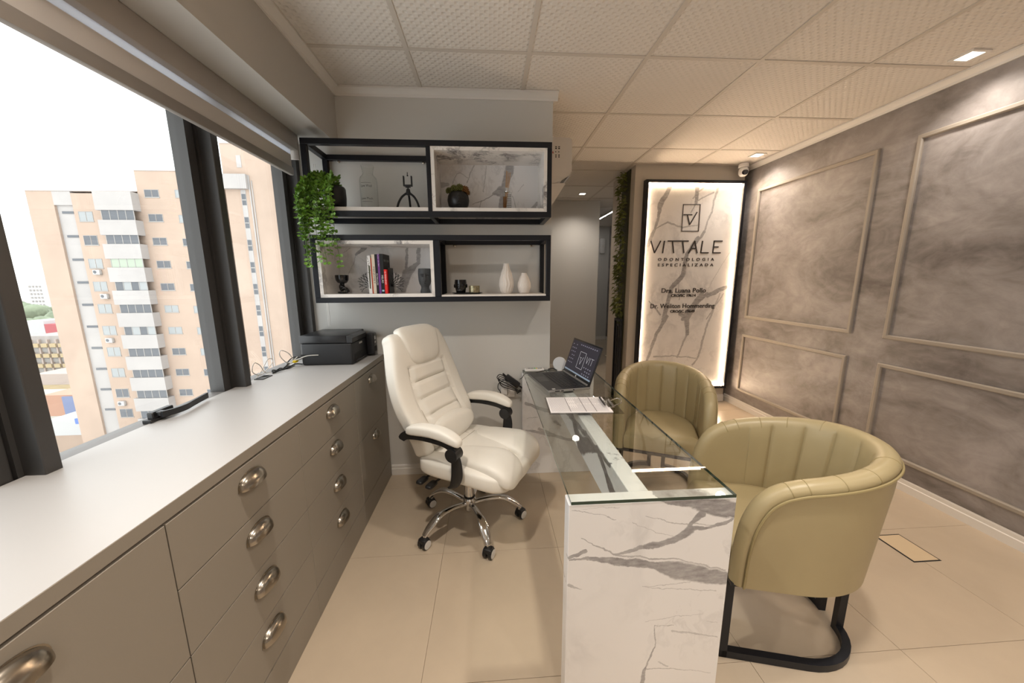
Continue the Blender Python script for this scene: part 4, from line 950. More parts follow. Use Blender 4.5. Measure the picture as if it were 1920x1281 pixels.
m_gm = mat('matt_slate_grey', (.045, .047, .05), .6)
t = thing('head_planter', 'matt slate grey head-shaped planter with a long face', 'ornament', (-.392, 2.205, ZL), math.radians(8))
g = G(); prof = [(.030, 0), (.030, .010), (.024, .030), (.025, .040), (.034, .056), (.0385, .080), (.040, .110), (.0385, .135), (.036, .146)]
def hf(a, z):
    k = 1
    if z > .035: k *= 1 - .10 * max(0, cos(a)) ** 2 * 0 + .06 * math.exp(-((a - 1.5 * PI) / .5) ** 2)
    return k
vessel(g, prof, .004, 36, fn=hf)
g.prism([(-.003, .118), (.003, .118), (.0055, .076), (-.0055, .076)], -.052, -.036, 'y'); g.sq((0, -.042, .062), (.0085, .006, .003), .8, .9, 16, 8); g.sq((0, -.041, .055), (.0075, .006, .003), .8, .9, 16, 8)
for s_ in (1, -1):
    g.sq((s_ * .016, -.0395, .112), (.013, .006, .003), .7, .9, 16, 8, T=M()); g.sq((s_ * .015, -.0385, .100), (.009, .006, .005), .9, .9, 16, 8)
g.out('head', m_gm, t, ang=45)

# lower right bay: tray with cup and candle, two white vases
t = thing('oval_tray', 'flat oval black tray on the lower right shelf board', 'tray', (-.136, 2.21, ZR))
g = G(); g.lathe([(0, 0), (.075, 0), (.094, .006), (.096, .0085), (.092, .0085), (.074, .003), (0, .003)], 48); g.xf(M.Diagonal((1, .62, 1, 1))); g.out('dish', m_pot, t)
t = thing('skull_cup', 'small glossy black head-shaped cup on the oval tray', 'cup', (-.176, 2.205, ZR + .0032))
g = G(); vessel(g, [(.026, 0), (.028, .003), (.031, .02), (.036, .045), (.037, .065), (.035, .078), (.0345, .084)], .003, 32)
g.prism([(-.003, .05), (.003, .05), (.006, .034), (-.006, .034)], -.040, -.03, 'y'); g.sq((0, -.033, .02), (.014, .006, .007), .7, .8, 18, 10)
for s_ in (1, -1): g.sq((s_ * .015, -.033, .055), (.010, .006, .003), .8, .9, 16, 8); g.ell((s_ * .0375, -.002, .046), (.005, .008, .012), 12, 8); g.ell((s_ * .014, -.032, .045), (.006, .006, .005), 12, 8)
g.out('head', m_gl, t, ang=45)
t = thing('candle_jar', 'small ribbed glass candle jar next to the black cup on the tray', 'candle', (-.093, 2.205, ZR + .0032))
m_mer = mat('mercury_glass', (.36, .31, .19), .25, metal=.6, var=(60., .6)); g = G(); vessel(g, [(.030, 0), (.033, .003)] + [(.0335 + .0008 * (k % 2), .006 + .004 * k) for k in range(10)] + [(.0335, .047)], .003, 32); g.out('jar', m_mer, t)
G().lathe([(0, .006), (.0285, .006), (.0285, .034), (.004, .036), (0, .036)], 24).out('wax', mat('wax', (.66, .60, .45), .5), t); G().cyl((0, 0, .034), (0, 0, .042), .0008, n=6).out('wick', m_blackp, t)
m_vase = mat('white_bisque', (.70, .64, .585), .65)
def vase(nm, lab, x, prof, fn, n=96):
    t = thing(nm, lab, 'vase', (x, 2.21, ZR)); P_ = [lerp_prof(prof, k / 40) for k in range(41)]; vessel(G(), P_, .004, n, fn=fn).out('body', m_vase, t, ang=80)
def lerp_prof(p, t):
    z = p[0][1] + (p[-1][1] - p[0][1]) * t
    for (r0, z0), (r1, z1) in zip(p, p[1:]):
        if z <= z1 + 1e-9: q = (z - z0) / (z1 - z0); q = q * q * (3 - 2 * q) * .5 + q * .5; return (r0 + (r1 - r0) * q, z)
    return p[-1]
vase('tall_vase', 'tall white vase with wavy vertical ribs', .107, [(.028, 0), (.038, .018), (.045, .05), (.042, .085), (.032, .125), (.020, .160), (.016, .178), (.015, .184)], lambda a, z: 1 + .085 * (abs(sin(6.5 * a / 1.0 * 1 + .55 * sin(z * 75))) - .5) * min(1, z / .02 + .2))
vase('small_vase', 'small white vase with a diamond relief', .218, [(.026, 0), (.034, .012), (.0415, .04), (.040, .062), (.030, .092), (.018, .118), (.015, .126)], lambda a, z: (1 + .05 * (max(abs(sin(9 * a + z * 150)), abs(sin(9 * a - z * 150))) - .8)) if z < .075 else 1 + .04 * (abs(sin(9 * a)) - .5))

# ---------------------------------------------------------------- printer, cables and grommets on the worktop
ZW = .8885
m_pr = mat('printer_black', (.016, .0165, .019), .45, bump=(900, .05)); m_prs = mat('printer_gloss', (.018, .018, .02), .3)
t = thing('printer', 'black ink-tank multifunction printer in the corner of the worktop', 'printer', (-.955, 2.215, ZW))
hx, hy, hz = .146, .146, .176
G().box(-hx, hx, -hy, hy, 0, hz - .045, bev=.012, seg=3).out('body', m_pr, t)
G().box(-hx - .001, hx - .028, -hy - .002, hy, hz - .044, hz, bev=.004).out('scanner_lid', m_prs, t)
G().prism([(hx - .027, hz - .044), (hx + .004, hz - .044), (hx + .006, hz - .016), (hx - .027, hz - .002)], -hy - .001, hy - .055, 'y').out('control_panel', m_prs, t)
g = G(); T_ = M.Translation((hx - .011, 0, hz - .0085)) @ M.Rotation(math.radians(23), 4, 'Y')
for k in range(7): g.box(-.008, .006, -.09 + k * .021, -.078 + k * .021, -.0002, .0012, T=T_)
g.out('button', mat('button_grey', (.16, .16, .17), .5), t, smooth=False, kind='stuff')
G().box(hx - .03, hx + .001, -hy + .03, hy - .06, .018, .060).out('paper_slot', m_gap, t, smooth=False); G().box(hx - .01, hx + .008, -hy + .032, hy - .062, .012, .020, bev=.002).out('output_tray', m_prs, t)
G().box(hx + .0015, hx + .052, hy - .060, hy + .004, .012, hz - .022, bev=.010, seg=3).out('ink_tank', m_prs, t)
m_pg = mat('label_white', (.55, .54, .52), .5)
for z0, z1 in ((.110, .132), (.086, .098)): G().box(hx + .0522, hx + .0528, hy - .044, hy - .022, z0, z1).out('label', m_pg, t, smooth=False)
for k in range(4): G().box(hx + .0521, hx + .0532, hy - .052 + k * .012, hy - .044 + k * .012, .03, .066).out('ink_window', m_gap, t, smooth=False)
text('maker_badge', 'EPSON', .016, m_pg, t, M.Translation((hx + .0062, -.02, .112)) @ M.Rotation(PI / 2, 4, 'Z') @ M.Rotation(PI / 2, 4, 'X'))
G().box(-hx - .0006, -hx + .10, -hy - .0012, -hy + .002, .058, .066).out('cable_slot', m_gap, t, smooth=False)
m_cabw = mat('white_cable', (.66, .63, .58), .5); m_cabk = mat('black_cable', (.008, .008, .008), .45); m_yel = mat('yellow_plug', (.72, .52, .01), .5)
def cable(nm, lab, pts, r, mt, n=8, sm=7, **kw):
    o = G().tube(pts, r, n, smooth=sm).out(nm, mt, None, label=lab, cat='cable', **kw); return o
z = ZW + .0035
cable('white_cable', 'white cable running from the printer side slot in a wide loop by the window', [(-1.000, 2.064, .952), (-1.06, 2.055, .950), (-1.115, 2.05, .930), (-1.16, 2.035, .915), (-1.172, 1.99, .965), (-1.155, 1.975, 1.0), (-1.135, 2.01, .975), (-1.14, 2.06, .92), (-1.15, 2.09, z)], .0026, m_cabw)
cable('white_cable', 'white cable lying coiled against the window pane behind the black cables', [(-1.12, 2.065, .944), (-1.16, 2.02, .90), (-1.185, 1.95, z), (-1.19, 1.88, .90), (-1.19, 1.84, .95), (-1.19, 1.80, .97), (-1.19, 1.78, .93), (-1.19, 1.84, .90), (-1.19, 1.93, .93), (-1.19, 1.95, .955), (-1.19, 1.91, .965), (-1.19, 1.85, .92), (-1.19, 1.80, z)], .0022, m_cabw)
cable('black_cable', 'black mains cable bundled on the worktop beside the printer', [(-1.115, 2.10, z), (-1.13, 2.05, z + .012), (-1.15, 2.0, z), (-1.175, 1.96, z), (-1.18, 1.92, z + .01), (-1.165, 1.91, z), (-1.145, 1.95, z + .008), (-1.15, 2.02, z + .02), (-1.165, 2.06, z + .012), (-1.175, 2.01, z), (-1.16, 1.95, z + .012), (-1.165, 1.90, z), (-1.178, 1.93, z)], .0034, m_cabk)
cable('black_cable', 'black cable rising from the grommet to the back of the printer', [(-1.165, 2.03, z), (-1.16, 2.04, z + .03), (-1.14, 2.06, z + .05), (-1.118, 2.075, z + .045), (-1.106, 2.09, z + .04)], .003, m_cabk)
t = thing('yellow_plug', 'small yellow cable plug behind the printer corner', 'plug', (-1.128, 2.055, ZW + .03)); G().box(-.009, .009, -.014, .014, -.006, .008, bev=.002).out('body', m_yel, t); G().cyl((0, .014, 0), (0, .03, 0), .004, .003).out('boot', m_yel, t)
for (x, y, lab) in ((-1.168, 1.822, 'open black cable grommet in the worktop next to the mullion'), (-1.166, 2.035, 'black cable grommet under the bundled cables by the printer')):
    t = thing('cable_grommet', lab, 'grommet', (x, y, ZW - .0004)); g = G(); a, b, w_ = .022, .040, .006
    for c in ((-a, -a + w_, -b, b), (a - w_, a, -b, b), (-a + w_, a - w_, b - w_, b), (-a + w_, a - w_, -b, -b + w_)): g.box(c[0], c[1], c[2], c[3], 0, .0035)
    g.out('rim', m_blackp, t, smooth=False); G().box(-a + w_, a - w_, -b + w_, b * .2, 0, .002).out('flap', m_blackp, t, smooth=False); G().box(-a + w_, a - w_, b * .2, b - w_, .0001, .0006).out('opening', m_cabin, t, smooth=False)

# ---------------------------------------------------------------- things on the desk
ZD = .7568
m_lapk = mat('laptop_black', (.012, .012, .013), .38); m_laps = mat('laptop_silver', (.34, .33, .32), .35, metal=.6); m_key = mat('laptop_key', (.02, .02, .022), .5)
t = thing('laptop', 'open black laptop with a dark desktop picture on the glass desk', 'laptop', (.404, 2.047, ZD), math.radians(11))
# local: -x is the user's side, hinge at +x, y across
bl, bw = .128, .190
G().box(-bl, bl, -bw, bw, .003, .017, bev=.0025, seg=1).out('base', [m_laps], t, smooth=False)
G().box(-bl + .001, bl - .001, -bw + .001, bw - .001, .0171, .0178).out('palm_rest', m_lapk, t, smooth=False)
G().box(-bl + .012, -bl + .075, -.02, .088, .0178, .0182).out('touchpad', mat('touchpad', (.02, .02, .021), .3), t, smooth=False)
g = G()
for r_ in range(6):
    for c_ in range(15):
        x0 = -.035 + r_ * .0215 ; y0 = -.168 + c_ * .0224; g.box(x0, x0 + .0175, y0, y0 + .0185, .0178, .0192)
g.out('keyboard', m_key, t, smooth=False, kind='stuff')
G().box(bl - .020, bl - .003, -bw + .02, bw - .02, .0178, .026, bev=.003).out('hinge_cover', m_laps, t)
for x0, x1 in ((-.088, -.060), (-.052, -.036), (.02, .028)): G().box(x0, x1, -bw - .0003, -bw + .001, .007, .013).out('port', m_gap, t, smooth=False)
G().box(-bl + .03, -bl + .048, -bw + .010, -bw + .028, .0179, .0182).out('sticker', m_pg, t, smooth=False)
TS = M.Translation((bl - .008, 0, .020)) @ M.Rotation(math.radians(19), 4, 'Y')
G().box(-.001, .005, -bw, bw, 0, .232, bev=.003, seg=2, T=TS).out('screen_lid', m_lapk, t)
m_scr = mat('screen_glow', (.012, .011, .013), .35, spec=.15, emit=((.018, .016, .022), 1.0)); m_ln = mat('screen_lines', (.4, .4, .4), .4, emit=((.24, .24, .26), 1.0)); m_bar = mat('screen_taskbar', (.2, .25, .3), .4, emit=((.08, .10, .13), 1.0))
scr = G().box(-.0016, -.0011, -bw + .012, bw - .012, .022, .222, T=TS).out('screen', m_scr, t, smooth=False)
G().box(-.0020, -.0017, -bw + .012, bw - .012, .022, .031, T=TS).out('taskbar', m_bar, scr, smooth=False)
TT = TS @ M.Translation((-.0022, 0, 0)) @ M(((0, 0, 1, 0), (-1, 0, 0, 0), (0, 1, 0, 0), (0, 0, 0, 1)))      # text plane: u = -y, v = z
g = G()
def scrl(g, u0, v0, u1, v1, w_):
    a = V((u0, v0, 0)); b = V((u1, v1, 0)); d = (b - a).normalized(); n_ = V((-d.y, d.x, 0)) * w_ / 2; g.rings([[TT @ (p + V((0, 0, q))) for p in (a + n_, b + n_, b - n_, a - n_)] for q in (-.0003, .0003)])
for q in ((-.035, .165, .042, .165), (-.035, .062, .042, .062), (-.035, .062, -.035, .165), (.042, .062, .042, .165), (-.024, .130, .006, .130), (-.012, .130, -.001, .088), (-.001, .088, .024, .138), (.064, .150, .076, .110), (.076, .110, .090, .150), (.104, .150, .102, .108), (.114, .148, .15, .148), (.132, .148, .130, .108)): scrl(g, *q, .0016)
g.out('screen_logo', m_ln, scr, smooth=False)
g = G(); r6 = random.Random(9)
for c_ in range(3):
    for r_ in range(6): scrl(g, -.163 + c_ * .024, .196 - r_ * .024, -.153 + c_ * .024, .196 - r_ * .024, .006) if r6.random() < .8 else None
for c_ in range(9): scrl(g, -.06 + c_ * .025, .205, -.048 + c_ * .025, .205, .006)
for c_ in range(4):
    for r_ in range(3): scrl(g, .06 + c_ * .026, .082 - r_ * .020, .070 + c_ * .026, .082 - r_ * .020, .007) if r6.random() < .8 else None
g.out('screen_icons', mat('screen_icons', (.2, .2, .25), .4, emit=((.06, .06, .075), 1.0)), scr, smooth=False, kind='stuff')
o = text('maker_logo', 'hp', .010, m_pg, t, TT @ M.Translation((0, .0125, .0006))); G().lathe([(.0062, 0), (.0072, 0), (.0072, .0004), (.0062, .0004)], 20, T=TT @ M.Translation((0, .0125, .0006))).out('logo_ring', m_pg, t)

m_acr = pane_mat('smoky_acrylic', (.80, .79, .78), 1.45); m_paper = mat('paper', (.78, .745, .745), .6); m_pr1 = mat('form_print', (.30, .29, .31), .7); m_pr2 = mat('form_header', (.10, .095, .10), .7)
t = thing('clipboard', 'smoky clear clipboard with a printed form lying on the glass desk', 'clipboard', (.452, 1.642, ZD), math.radians(-3))
G().box(-.175, .175, -.117, .117, 0, .0025).out('board', m_acr, t, smooth=False)
G().box(-.168, .126, -.106, .106, .0027, .0062).out('form', m_paper, t, smooth=False)
g = G(); g2 = G()
for k in range(56):
    x = -.160 + k * .0049
    if k in (18, 33, 43): g2.box(x - .0016, x + .0016, -.098, .098, .0063, .00645); continue
    if 19 <= k < 27: segs_ = [(-.095, -.02)] if k % 2 else [(-.095, -.05), (.0, .03), (.05, .09)]
    elif k < 18: segs_ = [(-.098, .098)]
    else: segs_ = [(-.095, .0), (.01, .09)] if k % 3 else [(-.095, .08)]
    for a, b in segs_: g.box(x - .0007, x + .0007, a, b, .0063, .0064)
g.out('print_lines', m_pr1, t, smooth=False, kind='stuff'); g2.out('print_headings', m_pr2, t, smooth=False, kind='stuff')
g = G(); g.box(.118, .152, -.05, .05, .0065, .010, bev=.001, seg=1); g.tube([(.150, -.035, .010), (.185, -.033, .024), (.192, 0, .028), (.185, .033, .024), (.150, .035, .010)], .0022, 8, smooth=5); g.cyl((.146, -.05, .012), (.146, .05, .012), .005); g.out('clip', m_chrome, t)
t = thing('pen', 'black ballpoint pen held under the clipboard clip', 'pen', (.556, 1.648, ZD + .0175), math.radians(-4))
G().cyl((0, -.062, 0), (0, .055, 0), .0045, .0048).out('barrel', m_lapk, t); G().cyl((0, -.072, 0), (0, -.062, 0), .0012, .0042).out('tip', m_chrome, t); G().box(-.0015, .0015, .01, .056, .0048, .0075, bev=.0006).out('pocket_clip', m_chrome, t); G().cyl((0, .055, 0), (0, .062, 0), .003).out('push_button', m_chrome, t)
t = thing('remote_control', 'white air conditioner remote control at the wall end of the desk', 'remote', (.300, 2.334, ZD), math.radians(-1))
G().box(-.067, .067, -.026, .026, 0, .017, bev=.005, seg=3).out('case', m_wp, t)
mgr = mat('remote_green', (.05, .45, .12), .5); mye = mat('remote_yellow', (.7, .5, .03), .5); mgk = mat('remote_keys', (.30, .30, .30), .5)
for k, x in enumerate((-.052, -.040, -.030, -.018, -.008, .004, .016, .028, .040, .05)):
    G().box(x - .004, x + .004, -.016, .016 if k not in (0,) else -.006, .0168, .0182, bev=.0008, seg=1).out('key', mgr if k == 5 else mye if k == 6 else mgk, t, smooth=False)
t = thing('plastic_disc', 'round white plastic disc standing on its rim behind the laptop', 'disc', (.475, 2.325, ZD)); g = G()
g.lathe([(0, -.014), (.030, -.013), (.044, -.006), (.047, 0), (.044, .004), (0, .006)], 40, T=M.Translation((0, 0, .049)) @ M.Rotation(math.radians(80), 4, 'X')); g.out('shell', mat('pale_blue_white', (.62, .64, .67), .4), t); G().box(-.018, .018, -.016, .016, 0, .006, bev=.002).out('foot', m_wp, t)

t = thing('wall_outlet', 'white surface-mounted wall outlet beside the desk', 'outlet', (.115, YB, .625)); G().box(-.055, .050, -.032, -.0005, -.055, .045, bev=.004).out('box', m_wp, t); G().box(-.048, -.004, -.060, -.0325, -.03, .05, bev=.006).out('plug_adapter', m_wp, t); G().box(.002, .043, -.036, -.0325, -.045, .03, bev=.002).out('socket_plate', m_ac, t)
t = thing('power_brick', 'black laptop power brick hanging with bundled cable above the wall outlet', 'power adapter', (.148, 2.325, .69)); T_ = M.Rotation(math.radians(38), 4, 'Y')
G().box(-.056, .056, -.016, .014, -.021, .021, bev=.005, T=T_).out('case', m_lapk, t)
g = G()
for k in range(3): g.tube([(-.045 + .02 * k, -.020, .03 - .02 * k), (-.085, -.022, .055 - .015 * k), (-.105 + .01 * k, -.020, .03 - .02 * k), (-.06, -.022, .0 - .018 * k), (.02, -.024, -.045 - .008 * k), (.052 - .01 * k, -.02, -.072 - .006 * k), (.05, -.018, -.055)], .0032, 7, smooth=5)
g.tube([(-.062, -.018, .012), (-.095, -.02, -.01), (-.10, -.03, -.04), (-.085, -.045, -.06), (-.083, -.045, -.1)], .003, 7, smooth=5)
g.tube([(-.046, 0, .036), (-.065, -.005, .055)], .007, 8); g.tube([(.045, 0, -.034), (.068, -.004, -.05)], .006, 8); g.out('bundled_cable', m_cabk, t)
cable('laptop_cable', 'thin black charging cable looping over the desk corner to the laptop', [(.20, 2.33, .70), (.215, 2.30, .722), (.226, 2.262, .756), (.25, 2.245, .763), (.30, 2.262, .763), (.35, 2.30, .764), (.375, 2.305, .762), (.385, 2.27, .761), (.43, 2.262, .761), (.44, 2.25, .765)], .0024, m_cabk)
cable('black_cable', 'thick short black cable curving at the wall end of the desk by the white disc', [(.400, 2.352, ZD + .004), (.425, 2.345, ZD + .012), (.448, 2.325, ZD + .010), (.445, 2.29, ZD + .005), (.425, 2.275, ZD + .0045)], .0042, m_cabk)

# ---------------------------------------------------------------- the street outside, seen from a high floor
KB = 1.16                       # facade plane 46.4 m away
def fx(x): return x * KB
def fz(z): return (z - CZ) * KB + CZ
YB_ = 40 * KB
GZ = fz(-24)
m_peach = mat('peach_render', (.365, .272, .212), .85, var=(.25, .08)); m_bwhite = mat('white_render', (.345, .322, .308), .85, var=(.3, .06)); m_bedge = mat('roof_edge', (.40, .33, .29), .8)
m_wfr = mat('window_frame_grey', (.28, .265, .25), .6); m_wdk = mat('facade_glass', (.085, .09, .10), .15); m_wlt = mat('facade_curtain', (.26, .27, .27), .4); m_wgr = mat('facade_green_glass', (.28, .32, .25), .3); m_cond = mat('condenser_white', (.44, .425, .41), .6)
bl_ = thing('apartment_building', 'peach apartment tower with white balconies and a stepped roof across the street', 'building', (fx(-40), YB_, GZ))
o_ = lambda g: g.xf(M.Translation((-fx(-40), -YB_, -GZ)))
def fbox(x0, x1, z0, z1, d0, d1): g = G(); g.box(fx(x0), fx(x1), YB_ + d0, YB_ + d1, fz(z0), fz(z1)); return o_(g)
fbox(-46.05, -43.62, -24, 10.42, 0, 14).out('wall', m_peach, bl_, smooth=False)
fbox(-43.62, -41.9, -24, 10.40, .25, 14).out('stair_strip', m_bwhite, bl_, smooth=False); fbox(-43.62, -41.9, 9.1, 10.42, 0, .25).out('stair_cap', m_bwhite, bl_, smooth=False)
fbox(-41.9, -35.5, -24, 10.25, 0, 14).out('wall', m_peach, bl_, smooth=False)
fbox(-35.5, -28.5, -24, 12.42, 0, 14).out('wall', m_peach, bl_, smooth=False)
fbox(-46.1, -35.52, 10.43, 10.5, -.05, 14).out('roof_edge', m_bedge, bl_, smooth=False); fbox(-35.55, -28.4, 12.43, 12.5, -.05, 14).out('roof_edge', m_bedge, bl_, smooth=False)
r7 = random.Random(2); FH = 2.39
def win(x0, x1, zc, hh=.46, lt=0, n=2, dp=0):
    f = G(); w_ = .05
    f.box(fx(x0) - .04, fx(x1) + .04, YB_ + dp - .05, YB_ + dp - .001, fz(zc - hh) - .10, fz(zc - hh)); f.box(fx(x0), fx(x0) + w_, YB_ + dp - .03, YB_ + dp - .001, fz(zc - hh), fz(zc + hh)); f.box(fx(x1) - w_, fx(x1), YB_ + dp - .03, YB_ + dp - .001, fz(zc - hh), fz(zc + hh)); f.box(fx(x0) + w_, fx(x1) - w_, YB_ + dp - .03, YB_ + dp - .001, fz(zc + hh) - w_, fz(zc + hh))
    for k in range(1, n): xm = fx(x0 + (x1 - x0) * k / n); f.box(xm - w_ * .4, xm + w_ * .4, YB_ + dp - .028, YB_ + dp - .001, fz(zc - hh), fz(zc + hh) - w_)
    f = o_(f).out('window', m_wfr, bl_, smooth=False)
    for k in range(n):
        a = x0 + (x1 - x0) * k / n; b = x0 + (x1 - x0) * (k + 1) / n; g = G(); g.box(fx(a) + w_, fx(b) - w_ * .4, YB_ + dp - .012, YB_ + dp - .001, fz(zc - hh), fz(zc + hh) - w_)
        o_(g).out('pane', m_wgr if lt == 2 else m_wlt if lt == 1 or (lt == .5 and r7.random() < .5) else m_wdk, f, smooth=False)
ltc = [1, 0, 1, .5, 1, 1, 1, .5, .5, 0]
for k in range(10):
    z = 8.02 - FH * k + .05 * k
    win(-41.5, -40.15, z, .47, ltc[k]); win(-34.85, -33.45, z - .10, .36, .5); win(-31.9, -30.5, z - .18, .36, .5)
    g = G(); g.box(fx(-43.2), fx(-42.1), YB_ + .19, YB_ + .249, fz(z + .28), fz(z + .50)); o_(g).out('vent_window', m_wdk, bl_, smooth=False)
    # balcony bay: parapet, glazing, side cheeks
    fbox(-39.0, -35.45, z - 1.92 if k < 11 else z, z - .46, -.95, 0).out('balcony', m_bwhite, bl_, smooth=False)
    lt = [0, 0, 2, .5, 0, .5, 0, 0, 0, 0][k]; n = 4; f = G()
    for q in range(n + 1): xx = fx(-38.6 + 3.05 * q / n); f.box(xx - .035, xx + .035, YB_ - .86, YB_ - .80, fz(z - .45), fz(z + .47))
    f = o_(f).out('balcony_window', m_wfr, bl_, smooth=False)
    for q in range(n):
        g = G(); g.box(fx(-38.6 + 3.05 * q / n) + .04, fx(-38.6 + 3.05 * (q + 1) / n) - .04, YB_ - .84, YB_ - .82, fz(z - .45), fz(z + .47)); o_(g).out('pane', m_wgr if lt == 2 else m_wlt if (lt == .5 and q % 2) else m_wdk, f, smooth=False)
fbox(-39.03, -35.45, 8.50, 10.27, -.95, 0).out('balcony_cap', m_bwhite, bl_, smooth=False)
for x in (-34.85, -31.9): win(x, x + 1.4, 10.3, .36, .5)
def condenser(x, z, lab, side=0):
    t = thing('outdoor_unit', lab, 'air conditioner', (fx(x), YB_ - .02, fz(z)), group='outdoor air conditioner units on the tower')
    G().box(-.38, .38, -.32, 0, -.27, .27, bev=.02).out('casing', m_cond, t); G().lathe([(.10, 0), (.19, 0), (.19, .012), (.10, .012)], 18, T=M.Translation((-.12, -.321, 0)) @ M.Rotation(PI / 2, 4, 'X')).out('fan_ring', m_wdk, t)
    G().box(-.40, .40, -.30, 0, -.33, -.271).out('bracket', m_wfr, t, smooth=False)
condenser(-40.7, 2.45, 'white outdoor unit under the curtained window on the third row down'); condenser(-40.45, -.05, 'white outdoor unit, second one down the tower'); condenser(-40.85, -4.75, 'white outdoor unit, third one down the tower'); condenser(-40.95, -11.86, 'white outdoor unit, lowest on the tower')
for z in (8.25, 5.85, 3.5): G().box(-.35, 0, .2, .7, -.25, .25).xf(M.Translation((fx(-46.05) - fx(-40), 0, fz(z) - GZ))).out('side_ledge', m_cond, bl_, smooth=False)
b2 = thing('tower_block', 'tall peach tower with a white stair strip of dark windows, beyond the mullion', 'building', (fx(-22), YB_, GZ))
o2 = lambda g: g.xf(M.Translation((-fx(-22), -YB_, -GZ)))
def gbox(x0, x1, z0, z1, d0, d1): g = G(); g.box(fx(x0), fx(x1), YB_ + d0, YB_ + d1, fz(z0), fz(z1)); return o2(g)
gbox(-26.95, -14, -24, 15.1, 0, 14).out('wall', m_peach, b2, smooth=False); gbox(-27.0, -14, 15.11, 15.2, -.05, 14).out('roof_edge', m_bedge, b2, smooth=False)
gbox(-28.2, -24.55, 10.75, 12.15, -.5, 0).out('cornice_box', m_bwhite, b2, smooth=False); gbox(-24.53, -24.42, -24, 12.1, -.12, 0).out('drain_pipe', m_bwhite, b2, smooth=False); gbox(-24.28, -24.2, -24, 11.6, -.10, 0).out('drain_pipe', m_bwhite, b2, smooth=False)
gbox(-25.45, -24.95, -24, 10.7, -.03, 0).out('stair_strip', m_bwhite, b2, smooth=False)
g = G(); g.box(fx(-25.48), fx(-25.02), YB_ - .04, YB_ - .001, fz(12.86), fz(14.03)); o2(g).out('window', m_bwhite, b2, smooth=False)
for k in range(11):
    z = 9.75 - 2.295 * k
    f = G(); f.box(fx(-25.44), fx(-24.96), YB_ - .05, YB_ - .031, fz(z - .08), fz(z + .02)); f = o2(f).out('window', m_wfr, b2, smooth=False)
    for a, b in ((z - .55, z - .09), (z + .03, z + .55)): g = G(); g.box(fx(-25.40), fx(-25.0), YB_ - .045, YB_ - .031, fz(a), fz(b)); o2(g).out('pane', m_wdk, f, smooth=False)
gbox(-21.9, -21.6, -24, 15.0, -.25, 0).out('pilaster', m_peach, b2, smooth=False)

# distant roofs, trees and a high-rise to the left of the tower
def at(x, z, d): k = d / 40; return (x * k, d, (z - CZ) * k + CZ)
def dbox(x0, x1, z0, z1, d, dep=12):
    k = d / 40; g = G(); g.box(x0 * k, x1 * k, d, d + dep, (z0 - CZ) * k + CZ, (z1 - CZ) * k + CZ); return g
struct('terrain', G().box(-900, 300, 30, 900, GZ - 1, GZ), mat('city_ground', (.40, .38, .34), .9, var=(.02, .2)))
m_conc = mat('concrete', (.33, .30, .28), .85, var=(.5, .15)); m_red2 = mat('red_sheet', (.38, .09, .10), .6); m_roofw = mat('pale_roof', (.45, .45, .45), .6); m_or = mat('orange_wall', (.42, .24, .17), .8); m_yw = mat('yellow_awning', (.42, .33, .20), .8)
def building(nm, lab, parts, d):
    t = thing(nm, lab, 'building', at(parts[0][0], -20, d)); L0 = V(at(parts[0][0], -20, d))
    for p in parts: dbox(p[0], p[1], p[2], p[3], d + (p[6] if len(p) > 6 else 0), p[7] if len(p) > 7 else 10).xf(M.Translation(-L0)).out(p[5], p[4], t, smooth=False)
    return t
m_haze = mat('hazy_white', (.62, .62, .63), .9)
hp_ = [(-48.0, -46.5, -3.0, 1.35, m_haze, 'wall'), (-47.55, -46.9, 1.36, 1.75, m_haze, 'roof_tank')]
for r_ in range(6):
    for c_ in range(4): hp_.append((-47.85 + .33 * c_, -47.68 + .33 * c_, .9 - .38 * r_, 1.08 - .38 * r_, m_bwhite, 'window', -.4, .3))
building('high_rise', 'pale distant high-rise on the horizon left of the peach tower', hp_, 300)
building('warehouse', 'low warehouse with a red end wall and white roof behind the concrete block', [(-47.2, -46.1, -4.1, -2.95, m_red2, 'end_wall'), (-49.5, -47.22, -4.1, -2.6, m_roofw, 'roof')], 125)
cb = [(-49.6, -45.6, -8.4, -4.2, m_conc, 'wall')]
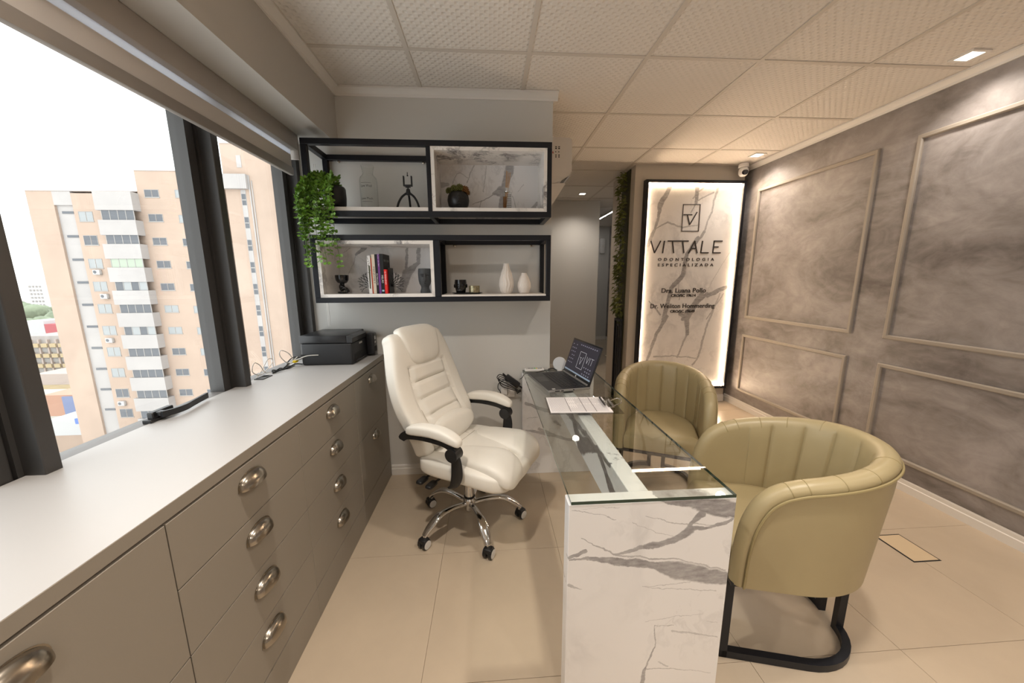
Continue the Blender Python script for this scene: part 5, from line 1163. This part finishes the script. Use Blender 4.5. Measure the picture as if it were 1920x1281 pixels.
for r_ in range(3):
    for c_ in range(4): cb += [(-48.9 + .86 * c_, -48.3 + .86 * c_, -5.45 - 1.12 * r_, -5.05 - 1.12 * r_, m_yw, 'awning', -.8, .8), (-48.9 + .86 * c_, -48.3 + .86 * c_, -5.95 - 1.12 * r_, -5.5 - 1.12 * r_, m_wfr, 'window', -.2, .2)]
for c_ in range(5): cb.append((-49.15 + .86 * c_, -49.0 + .86 * c_, -8.4, -4.6, m_bedge, 'pier', -.5, .5))
building('office_block', 'low grey concrete block with yellow awnings left of the peach tower', cb, 92)
building('market_hall', 'low building with a pale tiled roof in front of the concrete block', [(-49.6, -45.4, -9.6, -8.4, m_bedge, 'roof_slope'), (-49.6, -45.4, -10.1, -9.61, m_yw, 'wall')], 80)
building('shop', 'orange shop with a blue arched front at the foot of the tower', [(-49.2, -45.2, -13.2, -10.8, m_or, 'wall'), (-47.2, -46.0, -13.2, -11.0, mat('blue_shopfront', (.16, .20, .34), .5), 'arch_front', -.3, .3)], 70)
building('roof_shed', 'white flat roofs with a blue water tank directly below the window', [(-49.0, -44.8, -15.5, -13.6, m_roofw, 'roof'), (-46.4, -45.9, -14.2, -13.55, mat('blue_tank', (.10, .18, .48), .5), 'water_tank', -2, 1), (-49.0, -44.8, -17.5, -15.51, m_peach, 'wall')], 58)
m_tree = mat('distant_tree', (.20, .235, .16), .9, var=(.15, .4)); r8 = random.Random(6)
for k, (x, z, d, rr, lab) in enumerate(((-48.1, -2.6, 150, 7, 'dark tree above the warehouse roof'), (-46.6, -2.4, 185, 11, 'largest dark tree right behind the warehouse'), (-48.4, -1.0, 225, 9, 'pale hazy tree under the distant high-rise'), (-46.9, -1.3, 262, 9, 'pale hazy tree beside the hillside houses'))):
    p = at(x, z, d); t = thing('tree', lab, 'tree', (p[0], p[1], GZ)); h = p[2] - GZ; g = G()
    for q in range(14): g.ell((r8.uniform(-1, 1) * rr * .8, r8.uniform(-1, 1) * rr * .6, h - rr * .55 + r8.uniform(-.5, .5) * rr), rr * r8.uniform(.28, .5), 9, 6)
    g.out('crown', m_tree, t); G().cyl((0, 0, 0), (0, 0, h - rr * .4), rr * .07).out('trunk', m_stem, t)
